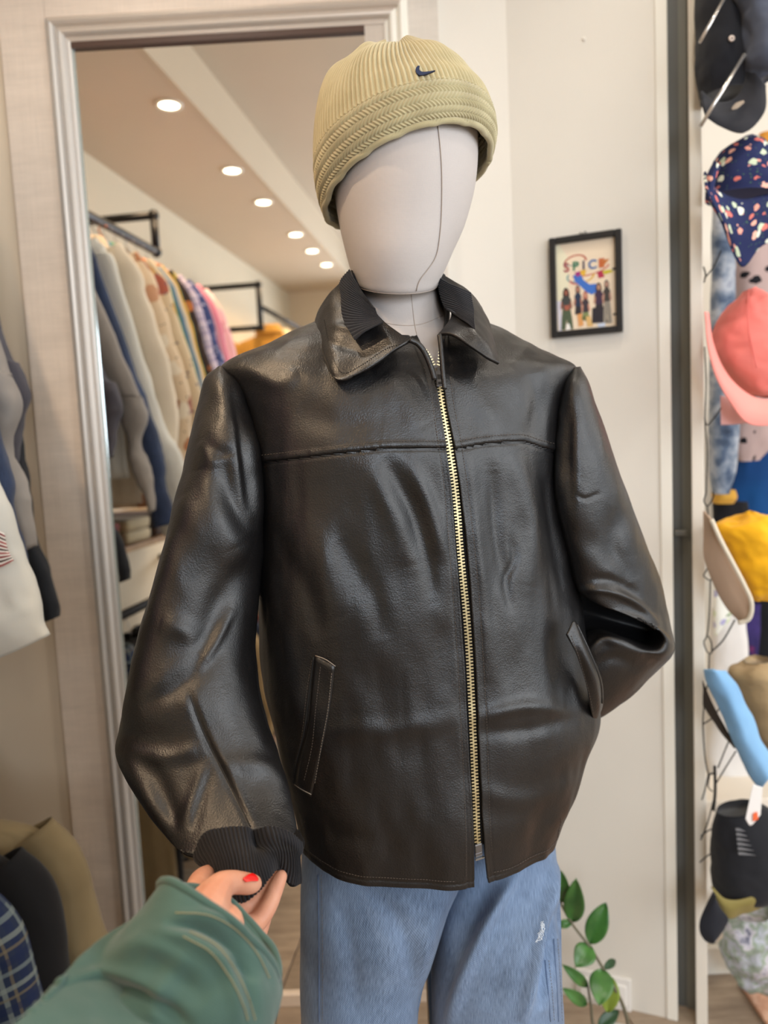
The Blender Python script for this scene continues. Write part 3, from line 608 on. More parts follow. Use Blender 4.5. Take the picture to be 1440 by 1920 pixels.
# hem fold
rows = np.arange(NV)[:, None]; TG = TG-TN*(.0009*np.exp(-((rows-7)/1.6)**2)*np.ones(TG.shape[1]))[..., None]
0 and TG[:, :nR] + np.array([0, -1., 0])*(.012*np.exp(-(np.arange(nR)/40.)**2)*np.clip((Y[:, :nR]-1480)/170, 0, 1))[..., None]
TN = outward(TG, False); fl_ = orient(TG, TN)
fy = dy[:-1, :-1] < 1; cc = cols[:-1]
ML = (cc >= nR+nB-1)[None] & ~fy; MRr = (cc < nR)[None] & ~fy; MB = ((cc >= nR) & (cc < nR+nB-1))[None] & np.ones_like(fy); MY1 = (cc >= nR+nB-1)[None] & fy; MY2 = (cc < nR)[None] & fy
for nme, mk in (('front_panel', ML), ('front_panel', MRr), ('back_panel', MB), ('yoke', MY1), ('yoke', MY2)):
    grid(nme, TG, LEATHER, jk, mask=mk, flip=fl_, thick=.0022)
stitches('stitching', TG, TN, [(a, b-14) for a, b in yoL], THREAD, jk, 5.5); stitches('stitching', TG, TN, [(a, b-14) for a, b in yoR], THREAD, jk, 5.5)
stitches('stitching', TG, TN, [(x-13, y) for x, y in zL[3:] if y < 1650]+[(873, 1645)], THREAD, jk, 5.5); stitches('stitching', TG, TN, [(x+14, y) for x, y in zR[2:] if y < 1620], THREAD, jk, 5.5)
xh, yh = proj(TG[8]); kk = [k for k in range(nR+nB+30, TG.shape[1]-8, 12)]; stitches('stitching', TG, TN, [(xh[k], yh[k]-4) for k in kk], THREAD, jk, 5.5)
kk = [k for k in range(6, nR-50, 12)]; stitches('stitching', TG, TN, [(xh[k], yh[k]-4) for k in kk], THREAD, jk, 5.5)
# --- zip: tape, teeth, slider, pull, stop
zc = [(x, y) for x, y in ((820, 690), (827, 735), (840, 812), (854, 914), (865, 1040), (874, 1140), (881, 1240), (886, 1340), (891, 1450), (896, 1560), (898, 1592))]
def tp(line, back=.004):
    L = dens(line, 6.2); q = []
    for x, y in L:
        a, na = hit(TG, TN, [(x-14, y)]); b, nb = hit(TG, TN, [(x+16, y)]); n = na[0]+nb[0]; n /= np.linalg.norm(n); m = (a[0]+b[0])/2; d = ray(x, y); t = ((m-CAM)@n)/(d@n); q.append((CAM+d*t-n*back, n))
    q = [(np.array(p), n) for p, n in q]; pts = np.array([p for p, n in q]); ns = np.array([n for p, n in q])
    for _ in range(6): pts[1:-1] = (pts[:-2]+2*pts[1:-1]+pts[2:])/4; ns[1:-1] = (ns[:-2]+2*ns[1:-1]+ns[2:])/4
    return pts, ns
zp, zn = tp(zc); tz = np.gradient(zp, axis=0); tz /= np.linalg.norm(tz, axis=1, keepdims=True); zx = np.cross(zn, tz); zx /= np.linalg.norm(zx, axis=1, keepdims=True)
if zx[0, 0] < 0: zx = -zx
g = np.stack([zp+zx*u-zn*.0012 for u in np.linspace(-.0105, .0125, 7)], 1); grid('zip_tape', g, TAPE, jk, flip=orient(g, np.broadcast_to(zn[:, None], g.shape)), thick=.0008)
def teeth(side):
    parts = []
    for k in range(2, len(zp)-1):
        p = zp[k]+tz[k]*(.0019 if side > 0 else 0); x, n, t = zx[k]*side, zn[k], tz[k]
        x0, x1 = (-.0009, .0042); V, Fs = boxdata((x0, -.0008, 0), (x1, .0008, .0019)); V = V.copy(); inner = V[:, 0] < 0; V[inner, 1] *= 1.35
        V = p+V[:, :1]*x+V[:, 1:2]*t+V[:, 2:3]*n
        if side < 0: Fs = [f[::-1] for f in Fs]
        parts.append((V, Fs))
    o = mesh('zip_teeth', *join(parts), BRASS, jk, smooth=False); o['kind'] = 'stuff'
teeth(1); teeth(-1)
# open teeth above the slider
for sd, ln in ((-1, [(797, 657), (805, 668), (813, 684)]), (1, [(825, 650), (825, 665), (822, 684)])):
    L = dens(ln, 5.0); pp = np.array([P(x, y, float(zp[0][1])+.001) for x, y in L]); parts = []
    for p in pp:
        V, Fs = boxdata((-.0022, -.0012, -.0007), (.0022, .0012, .0007)); c, s_ = math.cos(.35*sd), math.sin(.35*sd); V = np.stack([V[:, 0]*c+V[:, 2]*s_, V[:, 1], V[:, 2]*c-V[:, 0]*s_], -1); parts.append((p+V, Fs))
    o = mesh('zip_teeth', *join(parts), BRASS, jk, smooth=False); o['kind'] = 'stuff'
SF = Fr(zp[1], zx[1], zn[1], -tz[1])   # z up along the zip
V, Fs = boxdata((-.0055, 0, -.008), (.0055, .0045, .006), .0015); V[V[:, 2] > .003, 0] *= 1.25; mesh('slider', SF(V), Fs, m_plain('slider_steel', '9a968c', .25, .9), jk, smooth=False)
bx('slider_bridge', SF, (-.0018, .0045, -.004), (.0018, .0075, .004), GUN, jk, .001)
SP = Fr(SF((0, .0062, -.002)), zx[1], zn[1], -tz[1]*.998+zn[1]*.03)
pu = bx('pull_tab', SP, (-.0042, 0, -.0235), (.0042, .0018, 0), GUN, jk, .0008)
for a, b in (((-.0018, .0017, -.021), (.0018, .0021, -.0175)), ((-.0022, .0017, -.0135), (.0022, .0020, -.0065))): bx('tab_recess', SP, a, b, m_plain('recess_black', '0c0c0c', .5), pu)
SB = Fr(zp[-1], zx[-1], zn[-1], -tz[-1]); bx('zip_stop', SB, (-.005, 0, -.006), (.005, .004, .006), GUN, jk, .001); bx('zip_stop_bar', SB, (-.006, .003, -.0135), (.006, .0055, -.0120), m_plain('steel_bar', 'a5a5a2', .25, .9), jk)
bx('zip_box', SB, (-.005, 0, -.012), (.005, .003, -.006), GUN, jk, .0008)
# --- welt pockets
def strip(name, a, b, mat, off=.0012, th=.0016, n=26, m=8):
    A = cr(np.array(a, float), n); B = cr(np.array(b, float), n); L = [[tuple(A[i]*(1-u)+B[i]*u) for u in np.linspace(0, 1, m)] for i in range(n)]
    g = []; nn = []
    for r in L: p, q = hit(TG, TN, r); g.append(p); nn.append(q)
    g = np.array(g); nn = np.array(nn)
    for _ in range(2): g[1:-1] = (g[:-2]+2*g[1:-1]+g[2:])/4
    u = np.linspace(-1, 1, m); bul = (1-u**4)*off; g = g+nn*(bul[None, :, None]+.0006)
    N = toward(g); return grid(name, g, mat, jk, flip=orient(g, N), thick=th), g, N
_, pg, pn = strip('pocket_welt', [(591, 1228), (584, 1290), (578, 1360), (562, 1420), (554, 1472)], [(628, 1247), (620, 1320), (609, 1380), (596, 1440), (584, 1494)], LEATHER, .0013)
PALE = m_plain('worn_edge', '8b8176', .6)
for ln in ([(592, 1229), (611, 1236), (629, 1249)], [(553, 1471), (568, 1481), (584, 1489)]): surfline('welt_end', pg, pn, ln, .0006, PALE, jk, .0006, 5, 4)
stitches('stitching', pg, pn, [(622, 1262), (615, 1330), (604, 1390), (590, 1470)], THREADL, jk, 5.2); stitches('stitching', pg, pn, [(601, 1250), (592, 1330), (585, 1400), (570, 1465)], THREAD, jk, 5.2)
stitches('stitching', TG, TN, [(585, 1238), (575, 1300), (566, 1380), (550, 1440)], THREAD, jk, 5.2)
surfline('pocket_slit', TG, TN, [(588, 1232), (579, 1300), (570, 1372), (555, 1430), (550, 1468)], .0011, m_plain('slit_black', '050505', .8), jk, .0004)
wg = patch([[(1064, 1190, .905), (1076, 1165, .915), (1085, 1172, .93)], [(1080, 1225, .905), (1096, 1218, .905), (1108, 1222, .925)], [(1098, 1280, .915), (1115, 1270, .91), (1128, 1272, .935)], [(1108, 1330, .935), (1124, 1322, .935), (1131, 1318, .955)], [(1114, 1352, .96), (1119, 1350, .965), (1123, 1345, .975)]], 24, 70)
wn = toward(wg); grid('pocket_welt', wg, LEATHER, jk, flip=orient(wg, wn), thick=.003); stitches('stitching', wg, wn, [(1071, 1192), (1086, 1235), (1102, 1290), (1113, 1340)], THREAD, jk, 5.2)
surfline('welt_piping', wg, wn, [(1082, 1172), (1104, 1220), (1125, 1275), (1129, 1318)], .0014, LEATHER, jk, .0002)
# --- sleeves
def sleeve(S, nv, cre, nme, e=2.3, amp=.0025, nu=260):
    th = np.linspace(0, 2*np.pi, nu, endpoint=False); G = loft(S, nv, th, e); N = outward(G)
    G = G+N*(fbm(G*np.array([11, 11, 8])+3, 3)*amp)[..., None]+N*(fbm(G*np.array([36, 36, 26]), 2)*.0006)[..., None]
    for c in cre: G = crease(G, N, *c)
    N = outward(G); grid(nme, G, LEATHER, jk, cu=True, flip=orient(G, N), thick=.002); return G, N
SL = [(408, 694, .965, 422, 688, .955, .02, .02, 0), (388, 712, .965, 447, 716, .94, .042, .04, 0), (376, 752, .965, 467, 768, .925, .055, .05, 0), (362, 812, .945, 480, 840, .905, .062, .055, 0), (347, 875, .925, 488, 915, .905, .060, .055, 0), (330, 945, .895, 492, 990, .91, .058, .055, 0), (312, 1020, .875, 490, 1062, .91, .056, .055, 0), (291, 1100, .865, 480, 1130, .905, .056, .055, 0), (268, 1185, .86, 475, 1205, .89, .058, .055, 0),
      (248, 1275, .85, 485, 1285, .87, .066, .052, 0), (231, 1355, .855, 503, 1360, .845, .064, .05, 0), (226, 1400, .84, 524, 1425, .825, .062, .048, 0), (246, 1450, .82, 538, 1480, .80, .056, .045, 0), (278, 1505, .795, 552, 1530, .77, .048, .04, 0), (318, 1562, .765, 562, 1568, .745, .040, .034, 0), (352, 1600, .735, 566, 1588, .725, .030, .030, -.012), (366, 1612, .722, 563, 1592, .715, .022, .026, -.022)]
LG, LN = sleeve(SL, 420, [([(440, 705), (468, 770), (480, 850), (486, 930), (487, 1000)], 9, .006), ([(436, 735), (452, 800), (462, 870), (470, 950)], 11, -.005), ([(374, 828), (392, 850), (404, 880)], 15, .0025), ([(380, 828), (408, 848), (444, 846)], 14, -.003), ([(418, 862), (432, 930), (462, 1000)], 20, -.006), ([(385, 880), (402, 950), (440, 1025)], 26, .006),
      ([(345, 930), (400, 1010), (470, 1035)], 36, .006), ([(484, 1070), (440, 1090), (405, 1150), (380, 1230)], 26, -.007), ([(435, 1140), (410, 1190), (388, 1230), (372, 1260)], 11, .005), ([(300, 1170), (340, 1180), (370, 1200)], 20, .004), ([(390, 1240), (330, 1290), (260, 1330)], 20, -.005), ([(355, 1300), (380, 1370), (415, 1440), (445, 1500), (470, 1550)], 7, -.004), ([(395, 1380), (430, 1450), (460, 1520), (480, 1550)], 12, .004),
      ([(236, 1400), (300, 1420), (370, 1405)], 18, .006), ([(240, 1425), (275, 1490), (320, 1555)], 13, .004), ([(262, 1410), (300, 1470), (335, 1560)], 18, -.004), ([(384, 1435), (362, 1500), (338, 1560)], 13, .003), ([(396, 1440), (375, 1500), (362, 1560)], 11, -.002), ([(420, 1430), (500, 1440), (545, 1500)], 18, .004), ([(500, 1120), (470, 1250), (520, 1400)], 20, -.003)], 'sleeve')
sfl = [(356, 1303), (381, 1372), (416, 1442), (446, 1502), (470, 1550)]; surfline('sleeve_seam', LG, LN, sfl, .0007, m_plain('seam_black', '0a0908', .6), jk, .0002)
SR = [(1070, 694, 1.0, 1082, 690, 1.02, .02, .02, 0), (1052, 722, .985, 1096, 722, 1.02, .04, .04, 0), (1044, 770, .98, 1112, 770, 1.02, .05, .05, 0), (1040, 840, .975, 1136, 840, 1.03, .055, .05, 0), (1036, 905, .975, 1160, 900, 1.04, .058, .05, 0), (1042, 975, .98, 1186, 965, 1.05, .06, .05, 0), (1058, 1040, .985, 1210, 1030, 1.06, .06, .05, 0),
      (1074, 1095, .99, 1232, 1090, 1.07, .058, .05, 0), (1092, 1118, .99, 1243, 1135, 1.08, .056, .05, 0), (1128, 1130, .99, 1249, 1165, 1.08, .052, .05, 0), (1180, 1148, .995, 1253, 1185, 1.085, .044, .05, 0), (1222, 1172, 1.0, 1254, 1196, 1.085, .034, .05, 0), (1238, 1196, 1.0, 1254, 1208, 1.085, .030, .05, 0), (1222, 1213, 1.0, 1248, 1222, 1.085, .034, .05, 0), (1180, 1204, 1.0, 1232, 1240, 1.085, .042, .05, 0), (1140, 1188, 1.0, 1205, 1268, 1.08, .05, .05, 0),
      (1112, 1186, 1.005, 1172, 1302, 1.07, .05, .05, 0), (1090, 1196, 1.01, 1140, 1328, 1.06, .046, .05, 0), (1070, 1210, 1.02, 1115, 1345, 1.05, .04, .05, 0), (1040, 1225, 1.03, 1080, 1350, 1.04, .03, .04, 0)]
RG, RN = sleeve(SR, 420, [([(1052, 740), (1046, 830), (1046, 930)], 7, .004), ([(1070, 760), (1064, 850), (1070, 950)], 14, -.005), ([(1110, 800), (1140, 900), (1190, 1040)], 26, .004), ([(1062, 985), (1110, 1020), (1150, 1060)], 24, -.003), ([(1160, 950), (1150, 1020), (1190, 1090)], 20, -.005), ([(1083, 930), (1100, 935), (1124, 925)], 4, -.0022), ([(1090, 1105), (1140, 1108), (1190, 1130), (1232, 1170)], 7, .006), ([(1100, 1085), (1150, 1090), (1200, 1115)], 10, -.004),
      ([(1100, 1230), (1130, 1200), (1165, 1205), (1200, 1222)], 8, .006), ([(1115, 1250), (1150, 1235), (1190, 1245)], 12, -.004)], 'sleeve')
# inner fold of the bent empty sleeve
ig = patch([[(1078, 1095, 1.0), (1130, 1118, 1.0), (1190, 1140, 1.01), (1246, 1175, 1.03)], [(1075, 1140, 1.05), (1130, 1155, 1.07), (1190, 1172, 1.07), (1248, 1190, 1.06)], [(1070, 1200, 1.01), (1130, 1200, 1.02), (1190, 1215, 1.02), (1246, 1210, 1.03)]], 40, 24); grid('sleeve_fold', ig, LEATHER, jk, flip=orient(ig, toward(ig)), thick=.002)
# --- knit cuff held by the hand
RIB = m_cloth('black_rib_knit', '202024', weave=1400, rough=.9, st=.5)
cf = [[(366, 1600, .706), (384, 1562, .690), (420, 1552, .680), (458, 1550, .676), (470, 1556, .684), (505, 1549, .677), (540, 1560, .687), (564, 1580, .706)],
      [(366, 1612, .704), (394, 1586, .682), (426, 1578, .670), (462, 1578, .668), (478, 1588, .682), (512, 1570, .672), (546, 1582, .684), (565, 1596, .704)],
      [(372, 1618, .700), (405, 1608, .672), (436, 1612, .658), (468, 1606, .656), (490, 1602, .666), (520, 1594, .676), (548, 1600, .690), (560, 1606, .700)],
      [(380, 1622, .694), (412, 1630, .664), (442, 1650, .648), (474, 1640, .648), (498, 1620, .660), (522, 1610, .682), (550, 1630, .692), (562, 1632, .702)],
      [(388, 1626, .690), (418, 1652, .660), (450, 1692, .642), (484, 1672, .646), (504, 1646, .658), (522, 1628, .690), (546, 1658, .688), (564, 1655, .704)]]
cg = patch(cf, 420, 80); cn = toward(cg); rb = np.abs(np.sin(np.linspace(0, math.pi*38, 420))); cg = cg+cn*(rb*.0026)[None, :, None]; grid('rib_cuff', cg, RIB, jk, flip=orient(cg, cn), thick=.002)
cb = [[(x*.98+9, y+4, Y+.035+.02*math.sin(i/7*math.pi)) for i, (x, y, Y) in enumerate(r)] for r in cf]
for r_, r0_ in zip(cb, cf): r_[0] = r0_[0]; r_[-1] = r0_[-1]
bg = patch(cb, 120, 30); grid('rib_cuff_inside', bg, RIB, jk, flip=orient(bg, toward(bg)), thick=.002)
# --- collar
def rot(ctrl): return ctrl
cl = [[(658, 506, .93), (668, 530, .925), (690, 566, .915), (722, 604, .89), (768, 638, .862)],
      [(636, 530, .94), (640, 560, .925), (655, 600, .90), (700, 628, .88), (752, 647, .858)],
      [(616, 552, .945), (618, 590, .92), (634, 640, .885), (680, 665, .868), (730, 662, .856)],
      [(598, 578, .95), (600, 625, .92), (620, 684, .87), (655, 702, .858), (700, 684, .852)],
      [(590, 600, .955), (597, 640, .925), (617, 694, .872), (637, 713, .856), (672, 700, .852)]]
lg = patch(cl, 90, 90); ln_ = toward(lg); lg = lg+ln_*(fbm(lg*28+2, 2)*.0014)[..., None]
for c in [([(625, 610), (660, 620), (690, 640)], 8, .003), ([(615, 640), (650, 650), (680, 660)], 9, -.0025)]: lg = crease(lg, ln_, *c)
ln_ = toward(lg); co = grid('collar', lg, LEATHER, jk, flip=orient(lg, ln_), thick=.0035, offset=-1)
stitches('stitching', lg, ln_, [(608, 600), (618, 650), (640, 698), (676, 686), (722, 655), (755, 644)], m_plain('dark_thread', '2a2522', .6), jk, 4.5)
kn = [[(658, 506, .92), (640, 530, .925), (641, 560, .915), (645, 600, .90), (667, 640, .87)], [(664, 522, .915), (656, 545, .912), (658, 572, .905), (668, 602, .89), (684, 626, .868)], [(680, 550, .908), (678, 562, .905), (682, 582, .898), (694, 602, .886), (703, 616, .868)], [(700, 578, .90), (702, 584, .898), (706, 592, .892), (713, 602, .882), (720, 608, .868)]]
def ribbed(name, ctrl, n, axis, depth=.0012, nu=120, nv=220):
    g = patch(ctrl, nu, nv); N = toward(g); k = g.shape[axis]; rb = np.abs(np.sin(np.linspace(0, math.pi*n, k))); rb = rb[:, None] if axis == 0 else rb[None]
    g = g+N*(rb[..., None]*depth+.0022); N = toward(g); return grid(name, g, RIB, jk, flip=orient(g, N), thick=.001)
def ribbedL(name, ctrl, n):
    g = patch(ctrl, 260, 100); N = toward(g); rb = np.abs(np.sin(np.linspace(0, math.pi*n, 260)))[None]; g = g+N*(rb[..., None]*.0011+.0024); return grid(name, g, RIB, jk, flip=orient(g, toward(g)), thick=.001)
ribbedL('rib_collar_inset', kn, 24)
crr = [[(829, 514, .955), (848, 527, .95), (872, 541, .945), (890, 556, .95), (905, 575, .96)],
      [(826, 530, .945), (850, 548, .93), (880, 565, .92), (902, 588, .925), (918, 605, .94)],
      [(832, 560, .93), (858, 580, .905), (888, 600, .89), (912, 624, .89), (927, 640, .91)],
      [(846, 592, .905), (866, 602, .885), (892, 622, .868), (916, 648, .868), (932, 662, .885)],
      [(822, 624, .880), (850, 628, .866), (884, 650, .858), (915, 670, .858), (936, 681, .866)]]
rg = patch(crr, 90, 90); rn_ = toward(rg); rg = rg+rn_*(fbm(rg*28+7, 2)*.0012)[..., None]; grid('collar', rg, LEATHER, jk, flip=orient(rg, rn_), thick=.0035)
kr = [[(826, 520, .945), (838, 530, .935), (856, 540, .925), (881, 551, .925)], [(826, 545, .94), (846, 556, .92), (866, 568, .908), (886, 580, .905)], [(836, 577, .92), (854, 584, .90), (872, 592, .89), (888, 600, .885)], [(850, 592, .895), (863, 600, .885), (876, 610, .876), (889, 622, .872)]]
g = patch(kr, 100, 260); N = toward(g); rb = np.abs(np.sin(np.linspace(0, math.pi*20, 260)))[:, None]; g = g+N*(rb[..., None]*.0011+.0024); grid('rib_collar_inset', g, RIB, jk, flip=orient(g, toward(g)), thick=.001)
# collar stand going round behind the neck
bk = [[(662, 512, .93), (680, 500, 1.03), (745, 500, 1.085), (810, 503, 1.04), (829, 516, .96)], [(690, 575, .93), (690, 570, 1.04), (750, 575, 1.09), (815, 570, 1.05), (838, 585, .95)], [(760, 640, .875), (690, 620, 1.03), (750, 620, 1.09), (830, 620, 1.04), (826, 640, .885)]]
g = patch(bk, 80, 20); grid('collar_stand', g, RIB, jk, flip=orient(g, toward(g)), thick=.004)
# folded front edges above the slider
for pts, r in (([(768, 637, .861), (784, 645, .862), (797, 662, .862), (808, 688, .860), (815, 712, .858)], .0032), ([(824, 628, .872), (826, 645, .868), (828, 670, .864), (831, 706, .86), (834, 730, .858)], .0028)):
    tubeobj('front_edge_piping', cr(np.array([P(*p) for p in pts]), 24), r, LEATHER, jk, 10)
# ================================================================ knit hat
YRN = m_cloth('olive_cream_yarn', 'c2b58c', 'b5a880', weave=2600, rough=.95, st=.6, sheen=.3, vs=30)
YRN2 = m_cloth('olive_cream_yarn_brim', 'bbb089', 'aea27c', weave=2600, rough=.95, st=.6, sheen=.3, vs=30)
ht = empty('knit_hat', P(760, 240, .97), 'beige ribbed knit bucket beanie with small navy check logo on the mannequin head', 'hat')
HS = [(616, 404, .975, 912, 300, .975, .128, .13, -.020), (605, 372, .972, 920, 268, .975, .134, .135, -.014), (598, 330, .97, 916, 238, .975, .134, .135, -.012), (597, 280, .97, 905, 205, .975, .130, .13, -.004), (600, 235, .97, 890, 180, .975, .124, .13, .006),
      (609, 190, .97, 872, 150, .975, .116, .125, .016), (628, 145, .97, 850, 120, .975, .104, .115, .026), (655, 115, .97, 825, 98, .975, .084, .10, .030), (690, 95, .97, 795, 86, .975, .055, .07, .024), (725, 84, .97, 765, 82, .975, .02, .03, .010)]
nu = 1000; th = np.linspace(0, 2*np.pi, nu, endpoint=False); KG = loft(HS, 380, th, 2.02); KN = outward(KG)
vr = np.linspace(0, 1, 380)[:, None]; crown = 1/(1+np.exp(-(vr-.25)*130)); NR = 118
ribs = np.abs(np.sin(th*NR/2))[None]*.0030; kn_ = 0
band = (np.abs(np.sin(vr*math.pi/.0357))**.6)*.0016+.00075*np.sin(th[None]*150+np.where((vr/.0357).astype(int) % 2 == 0, 1, -1)*vr*260)
disp = crown*(ribs*np.clip((1-vr)*4, .25, 1)+kn_)+(1-crown)*(band+.0014)
fold = -.012*np.exp(-((th[None]-1.9)/.35)**2-((vr-.92)/.07)**2)-.006*np.exp(-((th[None]-2.7)/.22)**2-((vr-.78)/.09)**2)+.005*np.exp(-((th[None]-2.3)/.3)**2-((vr-.82)/.07)**2)+.005*np.exp(-((th[None]-1.35)/.25)**2-((vr-.9)/.07)**2)
fold = fold+.0025*np.sin(th[None]*7+1)*np.exp(-((vr-.62)/.12)**2)
KG = KG+KN*(disp+fold+.003)[..., None]; KG[..., 2] += .006*np.exp(-((vr-1)/.1)**2)*np.sin(th*2+.5)[None]
N = outward(KG); sp = int(.25*380); ff = orient(KG, N)
b = grid('brim', KG[:sp+1], YRN2, ht, cu=True, flip=ff, thick=.005); grid('crown', KG[sp:], YRN, ht, cu=True, flip=ff, thick=.003, capB=True)
rim = KG[0]-N[0]*.002; tubeobj('rim_binding', np.concatenate([rim[::6], rim[:1]]), .0038, YRN2, ht, 10)
NAVY = m_plain('navy_thread', '1d2a4a', .7)
sw_o = [(783, 123), (780, 127), (779, 132), (781, 137), (786, 140.5), (793, 140.5), (802, 137.5), (808, 135.3), (816, 131.5), (806, 133.2), (798, 134.3), (791, 134.2), (787, 132), (785.5, 128), (787, 123)]
p, n_ = hit(KG, N, sw_o); c_ = p.mean(0); nn = n_.mean(0); nn /= np.linalg.norm(nn); t1 = []; vv_ = CAM-c_; vv_ /= np.linalg.norm(vv_); nn = nn*.5+vv_*.5; nn /= np.linalg.norm(nn)
for x, y in sw_o: d = ray(x, y); t1.append(CAM+d*(((c_+nn*.0060-CAM)@nn)/(d@nn)))
t1 = np.array(t1); V = np.concatenate([t1, t1-nn*.004]); k = len(t1); Fs = [list(range(k)), list(range(k, 2*k))[::-1]]+[[i, (i+1) % k, (i+1) % k+k, i+k] for i in range(k)]
o = mesh('check_logo', V, Fs, NAVY, ht, smooth=False); o['label'] = 'navy embroidered check mark logo'
bm = bmesh.new(); bm.from_mesh(o.data); bmesh.ops.triangulate(bm, faces=bm.faces[:]); bmesh.ops.recalc_face_normals(bm, faces=bm.faces[:]); bm.to_mesh(o.data); bm.free()
# ================================================================ garments on the left racks
WOODH = m_plain('hanger_wood', 'b98a52', .5); WIRE = m_plain('hanger_hook', 'b5b0a8', .3, .9)
def gloft(rows, nv, nu, fr, fold=.006, k=9, seed=0, e=2.4, flat=True):
    """rows: (z, cx, half width, half thickness) in the garment frame"""
    A = cr(np.array(rows, float), nv); th = np.linspace(0, 2*np.pi, nu, endpoint=False); c, s_ = np.cos(th), np.sin(th); c = np.sign(c)*np.abs(c)**(2/e); s_ = np.sign(s_)*np.abs(s_)**(2/e)
    v = np.linspace(0, 1, nv)[:, None]; w = fold*np.clip(v*1.6, 0, 1)*(np.sin(th*k+seed+v*2)+.6*np.sin(th*(k*2+1)+seed*2))
    x = A[:, 1:2]+A[:, 2:3]*c; y = (A[:, 3:4]+w)*s_; z = A[:, :1]+0*c
    G = np.stack([x, y, z], -1); G = G+fold*.6*fbm(G*9+seed, 2)[..., None]*np.array([0.3, 1, .2]); return fr(G)
def glen(path, fr, nv, nu, seed=0, amp=.004):
    """tube along a path of (x,y,z, rx, ry) in the garment frame"""
    A = cr(np.array(path, float), nv); T = np.gradient(A[:, :3], axis=0); T /= np.linalg.norm(T, axis=1, keepdims=True); Yv = np.array([0, 1., 0]); X = np.cross(Yv, T); X /= np.linalg.norm(X, axis=1, keepdims=True)
    th = np.linspace(0, 2*np.pi, nu, endpoint=False); G = A[:, None, :3]+X[:, None]*A[:, 3:4, None]*np.cos(th)[None, :, None]+Yv*A[:, 4:5, None]*np.sin(th)[None, :, None]
    G = G+amp*fbm(G*16+seed, 2)[..., None]*np.array([1, 1, .2]); return fr(G)
def hanger(fr, label, w=.19):
    h = empty('clothes_hanger', fr((0, 0, .0)), label, 'hanger', 'hangers on the clothes rails')
    tubeobj('hook', cr(np.array([fr(p) for p in ((0, 0, .01), (0, 0, .075), (-.012, 0, .10), (-.018, 0, .118), (0, 0, .132), (.017, 0, .118))]), 16), .0016, WIRE, h, 6)
    tubeobj('shoulder_bar', cr(np.array([fr(p) for p in ((-w, 0, -.055), (-w*.5, 0, -.022), (0, 0, .008), (w*.5, 0, -.022), (w, 0, -.055))]), 16), .006, WOODH, h, 8)
def garment(a, t, zr, mat, label, cat='shirt', group=None, ln=.68, hw=.215, sl=.56, mat2=None, th=.034, flare=.05, sr=.055, seed=0, px_sleeve=None, collar=True, hem=None, hang=True, kind=None, cuff=None):
    fr = Fr(RM((a, t, zr-.135)), RX, RY); g = empty(kind or cat.replace(' ', '_'), fr((0, 0, -ln)), label, cat, group); m2 = mat2 or mat
    rows = [(.012, 0, .055, .030), (-.010, 0, .09, .034), (-.03, 0, hw*.72, th*.95), (-.048, 0, hw*.93, th), (-.085, 0, hw, th*1.05), (-.2, 0, hw*1.0, th*1.1), (-ln*.6, 0, hw*1.03, th*1.1), (-ln, 0, (hem or hw*1.06), th*1.15)]
    G = gloft(rows, 60, 72, fr, .006, 6+seed % 4, seed); grid('body', G, mat, g, cu=True, flip=orient(G, outward(G)), thick=.0015)
    fl0 = flare
    for s_ in (1, -1):
        if s_ == 1 and px_sleeve:
            rw = [np.concatenate([fr((hw-.055+.012*q, 0, -.055-.035*q)), RX*(.030+.014*q)+np.array([0, 0, .02-.01*q]), [th*.8, th*.8, 0]]) for q in (0, 1, 2)]
            for q in px_sleeve[0][1:]: Lq, Rq = P(*q[:3]), P(*q[3:6]); rw.append(np.concatenate([(Lq+Rq)/2, (Rq-Lq)/2, q[6:9]]))
            A_ = cr(np.array(rw), 70); tq = np.linspace(0, 2*np.pi, 60, endpoint=False); cq, sq = np.cos(tq), np.sin(tq)
            G = A_[:, None, :3]+A_[:, None, 3:6]*(np.sign(cq)*np.abs(cq)**.87)[None, :, None]+(A_[:, 6:7]*sq)[..., None]*np.array([0, -1., 0]); N = outward(G); G = G+N*(fbm(G*16+seed, 3)*.005)[..., None]
            grid('sleeve', G, m2, g, cu=True, flip=orient(G, outward(G)), thick=.0015)
        else:
            flare = flare if s_ == 1 else .02
            pa = [(s_*(hw-.03), 0, -.055, sr*.9, th*.8), (s_*(hw+.012), 0, -.13, sr, th), (s_*(hw+flare*.5), .004, -.28, sr*.95, th), (s_*(hw+flare), .008, -.28-(sl-.28)*.5, sr*.88, th*.9), (s_*(hw+flare*.8), 0, -sl-.06, sr*.72, th*.8)]
            G = glen(pa, fr, 30, 30, seed+s_); grid('sleeve', G, m2, g, cu=True, flip=orient(G, outward(G)), thick=.0015)
            if cuff:
                e_ = s_*(hw+flare*.8); G = glen([(e_, 0, -sl-.055, sr*.76, th*.84), (e_, 0, -sl-.12, sr*.74, th*.82)], fr, 6, 30, 0, 0); grid('cuff', G, cuff, g, cu=True, flip=orient(G, outward(G)), thick=.002)
    if collar:
        G = gloft([(.045, 0, .050, .036), (.052, 0, .062, .045), (.02, 0, .082, .055), (.002, 0, .09, .058)], 10, 40, fr, 0, 3, 0, 2); grid('collar', G, m2, g, cu=True, flip=orient(G, outward(G)), thick=.002)
    if hang: hanger(fr, 'wooden hanger under the '+' '.join(label.split()[:11]))
    return g
RZ = 2.13
UP = 'shirts and jackets on the upper left rail'
